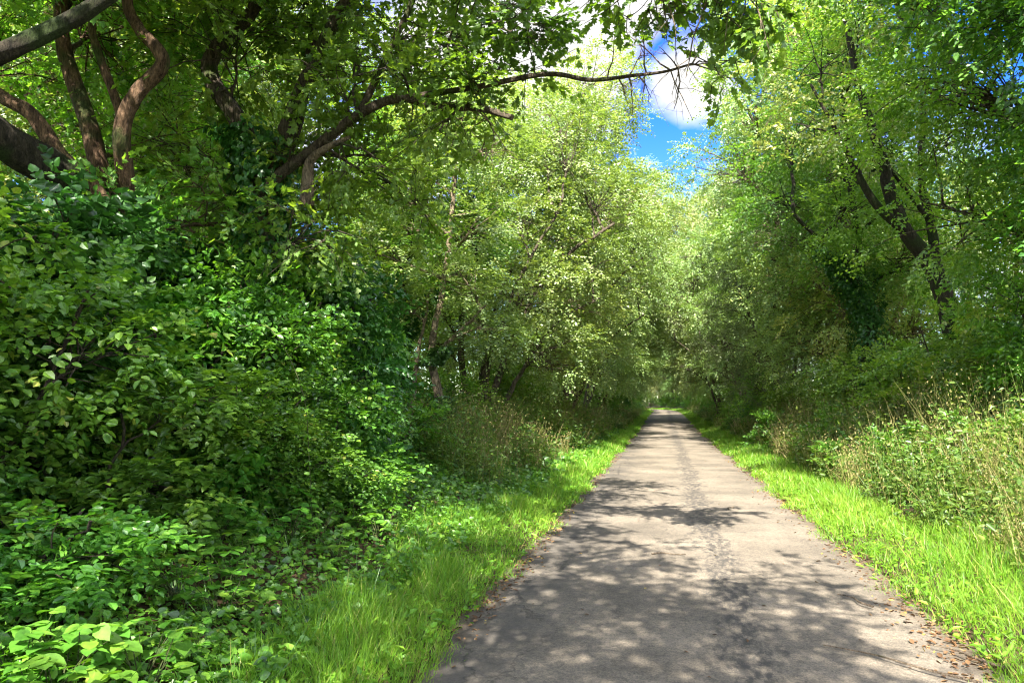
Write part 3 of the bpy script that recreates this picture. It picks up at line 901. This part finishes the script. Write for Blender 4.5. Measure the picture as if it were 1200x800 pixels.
# far rows, hard to tell apart
rg = np.random.default_rng(61)
kinds = ['hazel', 'bright', 'ash', 'hazel', 'slim', 'bright', 'silver', 'hazel']
for side, lab, grp in ((-1, 'distant green tree closing over the lane from the left', 'distant trees on the left'), (1, 'distant green tree closing over the lane from the right', 'distant trees on the right')):
    y = 47.5
    i = 0
    while y < 128:
        k = kinds[(i + (side > 0) * 3) % 8]
        s = rg.uniform(.92, 1.12)
        x = float(xc(y)) + side * (rg.uniform(3.2, 4.2) if y < 58 else rg.uniform(4.6, 5.6))
        placed(k, x, y, (0 if side < 0 else PI) + rg.uniform(-.6, .6), (s, s, s * rg.uniform(.95, 1.1)), lab, grp)
        y += rg.uniform(4.6, 6.4)
        i += 1
for i in range(7):
    x = -9 + i * 2.7
    placed(['ash', 'hazel', 'bright'][i % 3], x, 150 + rg.uniform(-5, 5), rg.uniform(0, 6), (1, 1, 1), 'distant tree closing off the end of the lane', 'trees across the end of the lane')
# second row behind, broken so that sky shows between
placed('bright', -11.6, 10.4, .4, (1.0, 1.0, .85), 'sunlit tree glimpsed behind the twisting maple stems')
placed('bright', -11.5, 15.0, 2.4, (1.1, 1.1, .95), 'sunlit tree glimpsed behind the ivy-wrapped maple')
for side, ys_ in ((-1, (4, 12.5, 18.5, 29, 36, 44)), (1, (7.5, 16, 23, 31, 38, 46))):
    for i, y in enumerate(ys_):
        k = ['ivied', 'slim', 'ash', 'hazel'][(i + (side > 0)) % 4]
        placed(k, side * rg.uniform(9.6, 11.5), y + rg.uniform(-1, 1), rg.uniform(0, 6.2), (1, 1, rg.uniform(.8, .95)),
               'tree standing back behind the ' + ('left' if side < 0 else 'right') + ' row of the lane', 'trees behind the ' + ('left' if side < 0 else 'right') + ' row')
# trees beside and behind the viewpoint: their crowns shade the near lane
for k, x, y, rz, s in (('hazel', -6.0, -3.6, .3, (.9, .9, 1.0)), ('slim', -7.8, -1.0, 0, (1, 1, .75))):
    placed(k, x, y, rz, s, 'tree beside the viewpoint whose crown shades the near lane', 'trees beside the viewpoint')

rng = np.random.default_rng(46)
wood, leaf = MB(), MB()
P6 = [([(-4.4, -2.0, .1), (-4.2, -1.9, 2.4), (-3.6, -1.7, 4.6), (-2.4, -1.4, 6.2), (-1.0, -1.2, 7.0)], .24, .07), ([(-3.6, -1.7, 4.6), (-3.6, -1.0, 6.6), (-3.4, -.4, 8.8)], .13, .04),
      ([(-2.4, -1.4, 6.2), (-1.6, -2.4, 7.0), (-.6, -3.2, 7.6)], .08, .02)]
paths = [smooth_path(p, 20) for p, a, b in P6]
for q, t_ in zip(paths, P6):
    tube(wood, q, t_[1], t_[2], 9, .08, rng)
lob = [(-2.2, -1.4, 6.3, 1.0), (-1.0, -1.2, 6.9, 1.0), (.1, -1.5, 6.6, .8), (-1.7, -2.6, 7.2, 1.1), (-.5, -3.2, 7.5, 1.0), (-2.8, -.6, 7.6, 1.2), (-1.3, -.2, 7.3, .9), (-3.4, -.4, 9.0, 1.3), (-.1, .1, 5.9, .55), (.8, -2.4, 7.2, .6),
       (-1.6, .3, 5.4, .7), (-2.6, .8, 4.9, .8), (-.9, -.9, 5.2, .5), (.9, -.8, 5.6, .35), (1.3, -2.9, 6.6, .4)]
lob = [(a + .7, b, c, d) for a, b, c, d in lob]
lob += [(1.3, 1.2, 6.3, .6), (.2, 1.9, 6.5, .6), (-1.0, 2.3, 6.2, .6), (.3, .9, 6.0, .6), (-.6, 1.3, 5.9, .7), (-.3, -2.3, 6.2, .6), (1.0, -.2, 6.4, .6), (-1.6, -3.6, 6.6, .9), (.4, -4.0, 8.0, .9), (-.9, -5.2, 8.6, 1.0), (1.3, -5.0, 9.0, .8)]
foliage(wood, leaf, rng, paths, lob, .5, 30, 10, 8, .085, .075, 'maple', (.25, .5), .03, .9, .3, .26, .5, False)
build('lime_tree', 'tree whose limb overhangs the lane and dapples the near asphalt', 'tree', wood, leaf, 'bark', 'leaf_mid')

# near tree on the right whose crown darkens the upper right corner
rng = np.random.default_rng(44)
wood, leaf = MB(), MB()
P4 = [([(6.0, 7.6, .2), (5.9, 7.7, 2.5), (5.5, 8.2, 4.6), (4.9, 9.0, 6.4), (4.2, 9.8, 8.2)], .20, .06)]
paths = [smooth_path(p, 20) for p, a, b in P4]
for q, s in zip(paths, P4):
    tube(wood, q, s[1], s[2], 9, .08, rng)
lob = [(4.9, 10.4, 6.3, .95), (4.1, 10.2, 7.0, .95), (3.4, 10.6, 7.4, .8), (5.3, 10.0, 7.3, 1.1), (4.6, 9.6, 8.4, 1.2), (3.6, 9.8, 8.6, 1.1), (5.3, 11.0, 5.4, .8), (2.9, 11.0, 7.9, .6)]
foliage(wood, leaf, rng, paths, lob, .5, 26, 10, 9, .085, .075, 'ovate', (.25, .5), .03, .9, .35, .35, .35, True)
build('ash_tree', 'dark overhanging crown filling the upper right corner', 'tree', wood, leaf, 'bark_dark', 'leaf_shrub')

# forked tree leaning out of the right thicket
rng = np.random.default_rng(45)
wood, leaf = MB(), MB()
P5 = [([(6.5, 18.0, .2), (6.3, 17.9, 2.8), (5.91, 17.86, 4.5), (5.28, 17.66, 5.37), (4.95, 17.5, 6.3), (4.84, 17.47, 6.9), (4.4, 17.4, 8.6), (4.1, 17.3, 10.5)], .26, .06),
      ([(5.3, 17.66, 5.35), (4.6, 17.4, 6.0), (4.0, 17.2, 7.2), (3.3, 17.0, 8.6)], .13, .03),
      ([(5.95, 17.86, 4.4), (5.92, 17.9, 5.4), (5.75, 17.9, 6.6), (5.9, 18.0, 8.6), (5.8, 18, 11)], .12, .04),
      ([(5.9, 17.9, 5.6), (5.3, 17.6, 6.3), (4.7, 17.5, 7.2)], .06, .02)]
paths = [smooth_path(p, 22) for p, a, b in P5]
for q, s in zip(paths, P5):
    tube(wood, q, s[1], s[2], 10, .08, rng)
lob = [(4.3, 17.4, 7.6, 1.0), (3.4, 17.0, 9.2, 1.3), (4.6, 17.6, 10.4, 1.5), (5.9, 18.2, 9.4, 1.4), (5.6, 18.0, 12.0, 1.5), (3.9, 16.8, 11.8, 1.4), (6.6, 18.4, 11.2, 1.4), (3.0, 17.2, 7.8, .8), (6.9, 18.6, 7.6, 1.1)]
foliage(wood, leaf, rng, paths, lob, .6, 20, 11, 9, .10, .07, 'quad', (.3, .6), .045, 1, .25, .42, .68)
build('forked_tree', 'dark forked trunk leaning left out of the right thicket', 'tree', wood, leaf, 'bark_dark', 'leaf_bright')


# ------------------------------------------------------------------ shrubs
def shrub_stock(name, seed, H, Rr, n, leafm, kind, L, W, dens, gap, nspray=11, nleaf=9, clr=.35, slen=(.2, .42), stemn=5, tb=.5, cat='shrub', droop=.25, bark='bark'):
    rng = np.random.default_rng(seed)
    wood, leaf = MB(), MB()
    paths = []
    for i in range(stemn):
        a = i * 2.4 + rng.uniform(-.4, .4)
        e = V([math.cos(a), math.sin(a), 0])
        q = smooth_path([e * .1, e * .25 * Rr + UP * H * .35, e * .55 * Rr + UP * H * .75], 10)
        q[2:] += rng.normal(0, .03, (8, 3))
        paths.append(q)
        tube(wood, q, .03, .012, 5)
    lob = []
    for i in range(n):
        f = rng.uniform(.12, .85)
        a = rng.uniform(0, 6.28)
        rad = Rr * rng.uniform(.25, .72) * (1.02 - .18 * f)
        lob.append((rad * math.cos(a), rad * math.sin(a), H * f, Rr * rng.uniform(.34, .5), .75))
    foliage(wood, leaf, rng, paths, lob, clr, dens, nspray, nleaf, L, W, kind, slen, .022, .8, droop, gap, tb, False, .45)
    return build(name, 'x', cat, wood, leaf, bark, leafm, names=('stem', 'foliage'), loc=(0, -500, 0))


ST['near_a'] = shrub_stock('hawthorn_shrub', 71, 3.0, 1.5, 16, 'leaf_shrub', 'ovate', .070, .056, 62, .25)
ST['near_b'] = shrub_stock('dogwood_shrub', 72, 2.6, 1.4, 14, 'leaf_shrub', 'heart', .085, .068, 50, .25, tb=.55)
ST['near_c'] = shrub_stock('ivy_bush', 73, 3.2, 1.3, 16, 'leaf_dark', 'heart', .075, .070, 62, .25, tb=.45)
ST['low'] = shrub_stock('bramble_bush', 74, 1.15, 1.1, 10, 'leaf_shrub', 'ovate', .075, .055, 55, .3, tb=.55, clr=.28, slen=(.15, .32))
ST['far_a'] = shrub_stock('elder_bush', 75, 3.4, 1.8, 15, 'leaf_shrub', 'quad', .10, .07, 30, .3, clr=.45, slen=(.25, .5), tb=.5)
ST['far_b'] = shrub_stock('thicket_bush', 76, 2.6, 1.7, 14, 'leaf_mid', 'quad', .09, .065, 36, .3, clr=.45, slen=(.25, .5), tb=.65)
GN = 'shrubs massed under the left trees'
for k, x, y, rz, s, lab in (
        ('near_a', -4.75, 4.3, .5, (1, 1, .86), 'green shrub filling the lower left edge of the picture'),
        ('near_c', -5.6, 5.6, 1.5, (1.1, 1.1, .95), 'dark ivy-like bush behind the arching green cane'),
        ('near_b', -4.85, 6.2, 2.0, (1, 1, .95), 'heart-leaved shrub in front of the many-stemmed maple'),
        ('near_a', -4.55, 7.6, 3.0, (1.0, 1.0, .98), 'leafy shrub around the foot of the ivy-wrapped maple'),
        ('near_c', -4.55, 8.9, 4.2, (1.05, 1.05, 1.1), 'dark glossy bush right of the ivy-wrapped maple'),
        ('near_b', -5.2, 10.3, 5.5, (1.0, 1.0, 1.15), 'lighter green shrub bulging towards the left verge'),
        ('near_a', -6.7, 12.0, .9, (1.0, 1.0, 1.1), 'tall shrub just before the yellowing weeds on the left'),
        ('near_c', -6.9, 7.8, 2.2, (1.2, 1.2, 1.0), 'tall shaded bush behind the near left shrubs'),
        ('near_a', -6.4, 9.8, 4.0, (1.2, 1.2, 1.25), 'shaded bush behind the bulging shrub'),
        ('near_b', -4.35, 5.1, .9, (.85, .85, .56), 'short heart-leaved shrub at the front of the hedge near the arching cane'),
        ('near_a', -4.05, 6.7, 2.9, (.75, .75, .52), 'short leafy shrub at the front of the hedge below the hanging cane'),
        ('near_a', -4.0, 8.2, 5.0, (.75, .75, .50), 'short leafy shrub nearest the left verge beyond the hanging cane'),
        ('low', -3.9, 3.9, 1.2, (.9, .9, .6), 'low bramble in the bottom left corner'),
        ('low', -4.9, 9.2, 2.2, (1, 1, .75), 'low bramble beside the rotting log'),
        ('low', -4.6, 11.8, 3.2, (1.1, 1.1, .9), 'low bramble where the left grass verge narrows')):
    placed(k, x, y, rz, s, lab, GN)
for i, (x, y, sz, lab) in enumerate(((4.1, 8.6, .8, 'low bramble among the straw grass nearest the right picture edge'), (4.6, 11.6, .95, 'low bramble amid the right-hand weeds before the elder'), (3.7, 14.6, .8, 'rounded low bramble at the grass edge on the right'), (4.2, 18.6, 1.0, 'low bramble below the forked trunk'), (3.6, 24.0, .95, 'round low bramble bulging over the far right verge'))):
    if i == 0:
        continue
    placed('low', x, y, i * 1.7, (1, 1, sz), lab, 'low brambles in the right-hand weeds')
GM = 'bushes between the left trunks'
for i, (x, y, s) in enumerate(((-6.3, 13.3, .8), (-5.9, 17.6, .75), (-5.4, 22.5, .8), (-5.2, 28.8, .85), (-5.2, 34.2, .9), (-4.9, 42.5, .9))):
    placed(['far_a', 'far_b'][i % 2], x, y, i * 1.3, (1, 1, s), 'bush filling the gap between trunks of the left row', GM)
GS = 'bushes of the right thicket'
for i, (k, x, y, s, lab) in enumerate((
        ('near_a', 6.6, 8.6, 1.1, 'dense green bush at the right picture edge above the weeds'),
        ('near_a', 6.1, 11.0, 1.0, 'leafy bush behind the straw-coloured grass'),
        ('far_a', 6.6, 13.2, 1.15, 'tall elder bush in front of the dark right trunks'),
        ('far_b', 5.9, 15.0, 1.0, 'leafy bush left of the elder on the right'),
        ('far_a', 5.9, 16.2, 1.05, 'elder bush below the forked trunk'),
        ('far_b', 5.5, 18.4, 1.0, 'green bush under the leaning fork'),
        ('far_b', 5.3, 20.8, 1.0, 'bright bush at the foot of the ivied tree'),
        ('far_a', 5.3, 24.0, .95, 'shaded bush beyond the ivied tree'),
        ('far_b', 4.9, 28.5, .7, 'rounded yellow-green bush beside the right verge'),
        ('far_a', 4.9, 31.5, .75, 'dark bush in front of the silvery willow'),
        ('far_b', 4.6, 36.5, .7, 'small bright bush past the silvery willow'),
        ('far_b', 4.5, 42.0, .8, 'bright bush where the right verge narrows'))):
    placed(k, x, y, i * 1.9, (1, 1, s), lab, GS)
for side in (-1, 1):
    y = 47.
    i = 0
    while y < 134:
        placed(['far_a', 'far_b'][i % 2], float(xc(y)) + side * rg.uniform(4.0, 4.8), y, rg.uniform(0, 6), (1, 1, rg.uniform(.6, 1.0)),
               'distant bush along the ' + ('left' if side < 0 else 'right') + ' side of the far lane', 'distant bushes on the ' + ('left' if side < 0 else 'right'))
        y += rg.uniform(4, 7)
        i += 1
for i in range(6):
    placed(['far_a', 'far_b'][i % 2], -5 + i * 2.6, 139 + rg.uniform(-1, 2), rg.uniform(0, 6), (1, 1, 1.1), 'dark bush closing the end of the lane', 'bushes across the end of the lane')
#@@DETAIL

# ------------------------------------------------------------------ canes, log, stone, twigs
def cane(pts, label, seed, r=.006, nl=26, L=.07):
    rng = np.random.default_rng(seed)
    w, l = MB(), MB()
    q = smooth_path(pts, 22)
    tube(w, q, r, r * .4, 5)
    idx = np.linspace(4, 21, nl).astype(int)
    tg = nrm(np.gradient(q, axis=0))[idx]
    d = tg * .3 + nrm(np.cross(tg, UP)) * np.where(np.arange(nl) % 2, 1, -1)[:, None] + rng.normal(0, .3, (nl, 3)) + V([.2, -.3, -.2])
    sz = rng.uniform(.7, 1.2, nl)
    leaves(l, q[idx], d, V([.4, -.5, .8]) + rng.normal(0, .3, (nl, 3)), L * sz, L * .75 * sz, np.clip(rng.normal(.8, .12, nl), 0, .95), 'ovate')
    build('bramble_cane', label, 'bramble cane', w, l, 'cane', 'leaf_shrub', names=('stem', 'foliage'))


M['cane'] = bark_mat('cane_green', (.05, .075, .02), (.13, .15, .05), 0)
cane([(-3.9, 6.3, 2.3), (-3.5, 6.2, 2.25), (-3.15, 6.13, 1.7), (-3.08, 6.15, 1.1), (-3.06, 6.2, .5)], 'long bramble cane hanging down in front of the shrubs', 81)
cane([(-4.75, 4.75, .3), (-4.78, 4.8, .8), (-4.65, 4.84, 1.2), (-4.3, 4.9, 1.35), (-3.9, 5.0, 1.2)], 'arching pale green cane near the left picture edge', 82, .007, 12)
cane([(-5.0, 5.6, 1.2), (-4.7, 5.5, 2.0), (-4.3, 5.5, 2.35), (-4.0, 5.5, 2.3)], 'upright bramble shoot with pale leaves on the left', 83, .005, 20, .06)
cane([(-4.5, 8.0, 1.2), (-4.0, 7.9, 1.9), (-3.5, 7.9, 2.3), (-3.1, 7.9, 2.25)], 'light green shoot leaning out of the left shrubs', 84, .005, 20, .06)
cane([(4.4, 8.2, .6), (4.0, 8.1, 1.4), (3.7, 8.0, 1.8), (3.4, 7.9, 1.75)], 'bramble shoot leaning out of the right thicket', 85, .005, 20, .06)

rng = np.random.default_rng(91)
mb = MB()
tube(mb, smooth_path([(-4.45, 9.65, .33), (-4.0, 9.75, .34), (-3.6, 9.85, .30)], 9), .06, .045, 9, .12, rng)
o = tag(link('rotting_log', mb.mesh('rotting_log', M['bark_red'])), 'short reddish rotting log lying in the ivy on the left bank', 'log')
o.location.z = 0

mb = MB()
th = np.linspace(0, PI, 9)
ph = np.arange(14) * 2 * PI / 14
g = np.stack([np.sin(th)[:, None] * np.cos(ph), np.sin(th)[:, None] * np.sin(ph), np.repeat(np.cos(th)[:, None], 14, 1)], -1)
g = np.sign(g) * np.abs(g) ** .6 * V([.17, .24, .13]) * (1 + rng.normal(0, .035, g.shape))
i, j = np.meshgrid(np.arange(8), np.arange(14), indexing='ij')
mb.add(g.reshape(-1, 3), np.stack([i * 14 + j, (i + 1) * 14 + j, (i + 1) * 14 + (j + 1) % 14, i * 14 + (j + 1) % 14], -1).reshape(-1, 4))
M['stone'] = bark_mat('grey_stone', (.13, .12, .10), (.28, .26, .22), .1)
tag(link('edge_stone', mb.mesh('edge_stone', M['stone']), loc=(2.42, 5.42, .05)), 'grey stone in the grass at the right lane edge', 'stone')

for i, (x, y, a, l) in enumerate(((1.72, 4.75, 2.5, .9), (1.95, 5.0, 2.2, .5), (-.15, 8.0, .1, .35), (1.55, 6.3, 2.0, .4), (.9, 11.5, 1.2, .3))):
    mb = MB()
    q = smooth_path([(0, 0, 0), (l * .3, .03, .008), (l * .65, -.02, .004), (l, .02, 0)], 9)
    tube(mb, q, .009, .004, 5)
    o = tag(link('fallen_twig', mb.mesh('fallen_twig', M['dead']), loc=(x, y, max(float(gz(x, y)), 0) + .03)),
            ['longest dry twig lying at the right lane edge', 'dry twig beside the longest one near the edge stone', 'small dark twig in the middle of the lane', 'dry twig on the leaf litter at the right edge', 'tiny twig on the sunlit asphalt'][i], 'twig')
    o.rotation_euler = (0, 0, a)

# broad-leaved plants low on the left bank
rng = np.random.default_rng(95)
protos = []
for s in range(3):
    w, l = MB(), MB()
    for i in range(12):
        a = rng.uniform(0, 6.28)
        e = V([math.cos(a), math.sin(a), 0])
        q = smooth_path([e * .01, e * .06 + UP * .13, e * rng.uniform(.1, .2) + UP * rng.uniform(.16, .32)], 5)
        tube(w, q, .004, .002, 4)
        b = np.repeat(q[-1][None], 3, 0)
        f = V([e, e * .2 + nrm(np.cross(e, UP)), e * .2 - nrm(np.cross(e, UP))]) + rng.normal(0, .15, (3, 3)) - UP * .15
        leaves(l, b, f, UP + rng.normal(0, .22, (3, 3)), rng.uniform(.055, .095, 3), rng.uniform(.05, .08, 3), np.clip(rng.normal(.55, .14, 3), 0, .92), 'bramble')
    protos.append((w.mesh('bramble_plant_wood', M['cane']), l.mesh('bramble_plant_leaf', M['leaf_shrub'])))
k = 0
for i in range(80):
    x, y = rng.uniform(-4.9, -2.4), 2.9 + 5.5 * rng.uniform(0, 1) ** 1.4
    if x > -2.75 and y > 4.3:
        continue
    t = thing('bramble_plant', 'broad three-leaved bramble plant low on the near left bank', 'plant', (x, y, float(gz(x, y))), 'bramble plants on the near left bank')
    t.rotation_euler = (0, 0, rng.uniform(0, 6.28))
    sc = rng.uniform(.7, 1.25)
    t.scale = (sc, sc, sc)
    link('stem', protos[i % 3][0], t)
    link('foliage', protos[i % 3][1], t)

# ------------------------------------------------------------------ camera, sun, sky
cam = bpy.data.cameras.new('camera')
cam.sensor_width = 36
cam.lens = 36 * 873 / 1200
cam.clip_end = 3000
co = bpy.data.objects.new('camera', cam)
C.objects.link(co)
co.location = (0, 0, 1.6)
co.rotation_euler = (R(90 + 4.6), 0, R(11.5))
sc = bpy.context.scene
sc.camera = co

SUN_EL, SUN_AZ = 46.0, (.04, -1.0)      # elevation, horizontal direction towards the sun
h = math.hypot(*SUN_AZ)
sd = V([SUN_AZ[0] / h * math.cos(R(SUN_EL)), SUN_AZ[1] / h * math.cos(R(SUN_EL)), math.sin(R(SUN_EL))])
from mathutils import Vector
sun = bpy.data.lights.new('sun', 'SUN')
sun.energy = 3.3
sun.angle = R(.53)
sun.color = (1, .955, .87)
so = bpy.data.objects.new('sun', sun)
C.objects.link(so)
so.rotation_euler = Vector(sd).to_track_quat('Z', 'Y').to_euler()
so.location = (0, -20, 30)

w = bpy.data.worlds.new('World')
sc.world = w
w.use_nodes = True
nd, ln = w.node_tree.nodes, w.node_tree.links
nd.clear()
sky = N(nd, 'ShaderNodeTexSky', sky_type='NISHITA', sun_disc=False, sun_elevation=R(SUN_EL), sun_rotation=math.atan2(SUN_AZ[0], SUN_AZ[1]))
sky.air_density, sky.dust_density, sky.ozone_density = 1.0, .4, 2.2
tc = N(nd, 'ShaderNodeTexCoord')
nz = N(nd, 'ShaderNodeTexNoise', in_={'Scale': 3.4, 'Detail': 9, 'Roughness': .56, 'Distortion': .25})
mp = N(nd, 'ShaderNodeMapping', in_={'Location': (.3, .1, .0), 'Scale': (1, 1, 1.9)})
ln.new(tc.outputs['Generated'], mp.inputs[0])
ln.new(mp.outputs[0], nz.inputs['Vector'])
dt = N(nd, 'ShaderNodeVectorMath', operation='DOT_PRODUCT')
ln.new(tc.outputs['Generated'], dt.inputs[0])
dt.inputs[1].default_value = tuple(nrm(V([-.13, .88, .47])))
bm = N(nd, 'ShaderNodeMapRange', in_={1: .975, 2: .997, 3: 0, 4: .31})
ln.new(dt.outputs['Value'], bm.inputs[0])
sm = N(nd, 'ShaderNodeMath', operation='ADD')
ln.new(nz.outputs[0], sm.inputs[0])
ln.new(bm.outputs[0], sm.inputs[1])
dt2 = N(nd, 'ShaderNodeVectorMath', operation='DOT_PRODUCT')
ln.new(tc.outputs['Generated'], dt2.inputs[0])
dt2.inputs[1].default_value = tuple(nrm(V([.06, .95, .30])))
bm2 = N(nd, 'ShaderNodeMapRange', in_={1: .984, 2: .998, 3: 0, 4: .26})
ln.new(dt2.outputs['Value'], bm2.inputs[0])
sb = N(nd, 'ShaderNodeMath', operation='SUBTRACT')
ln.new(sm.outputs[0], sb.inputs[0])
ln.new(bm2.outputs[0], sb.inputs[1])
dt3 = N(nd, 'ShaderNodeVectorMath', operation='DOT_PRODUCT')
ln.new(tc.outputs['Generated'], dt3.inputs[0])
dt3.inputs[1].default_value = tuple(nrm(V([.05, .92, .39])))
bm3 = N(nd, 'ShaderNodeMapRange', in_={1: .9975, 2: .9997, 3: 0, 4: .36})
ln.new(dt3.outputs['Value'], bm3.inputs[0])
sm = N(nd, 'ShaderNodeMath', operation='ADD')
ln.new(sb.outputs[0], sm.inputs[0])
ln.new(bm3.outputs[0], sm.inputs[1])
cr_ = ramp(nd, [(.45, (0, 0, 0)), (.64, (1, 1, 1))])
ln.new(sm.outputs[0], cr_.inputs[0])
hs = N(nd, 'ShaderNodeHueSaturation', in_={'Saturation': 1.48, 'Value': .40, 'Hue': .53})
ln.new(sky.outputs[0], hs.inputs['Color'])
mx = N(nd, 'ShaderNodeMix', data_type='RGBA')
ln.new(cr_.outputs[0], mx.inputs[0])
ln.new(hs.outputs[0], mx.inputs[6])
dv = N(nd, 'ShaderNodeVectorMath', operation='DOT_PRODUCT')     # clouds dimmed around the camera heading, boosted outside it as added fill light
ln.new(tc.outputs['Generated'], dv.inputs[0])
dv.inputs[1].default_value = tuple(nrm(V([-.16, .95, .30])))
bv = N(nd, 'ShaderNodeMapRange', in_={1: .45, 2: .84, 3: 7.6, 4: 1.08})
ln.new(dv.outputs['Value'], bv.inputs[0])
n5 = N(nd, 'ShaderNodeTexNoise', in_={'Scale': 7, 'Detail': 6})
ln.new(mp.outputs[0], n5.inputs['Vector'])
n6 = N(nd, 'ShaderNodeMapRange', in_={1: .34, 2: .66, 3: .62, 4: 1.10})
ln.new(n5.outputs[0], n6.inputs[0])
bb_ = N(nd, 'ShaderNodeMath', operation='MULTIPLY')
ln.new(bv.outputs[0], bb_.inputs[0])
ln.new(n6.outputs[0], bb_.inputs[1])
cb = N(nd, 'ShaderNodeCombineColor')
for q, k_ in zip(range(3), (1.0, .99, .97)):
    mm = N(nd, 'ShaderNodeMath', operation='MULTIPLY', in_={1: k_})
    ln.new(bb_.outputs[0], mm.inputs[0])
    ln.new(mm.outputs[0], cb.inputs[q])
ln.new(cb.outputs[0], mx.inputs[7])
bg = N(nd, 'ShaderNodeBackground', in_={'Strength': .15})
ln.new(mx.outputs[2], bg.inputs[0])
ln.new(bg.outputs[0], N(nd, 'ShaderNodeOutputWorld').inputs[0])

vs_ = sc.view_settings
sc.display_settings.display_device = 'sRGB'
vs_.view_transform = 'Standard'
vs_.look = 'None'
vs_.exposure = 3.1
vs_.gamma = 1
vs_.use_curve_mapping = False
cy = sc.cycles
cy.max_bounces = 7
cy.diffuse_bounces = 5
cy.transmission_bounces = 5
cy.glossy_bounces = 2
cy.caustics_reflective = cy.caustics_refractive = False
cy.use_denoising = True
cy.sample_clamp_indirect = 6
cy.use_adaptive_sampling = False
cy.filter_width = 1.15
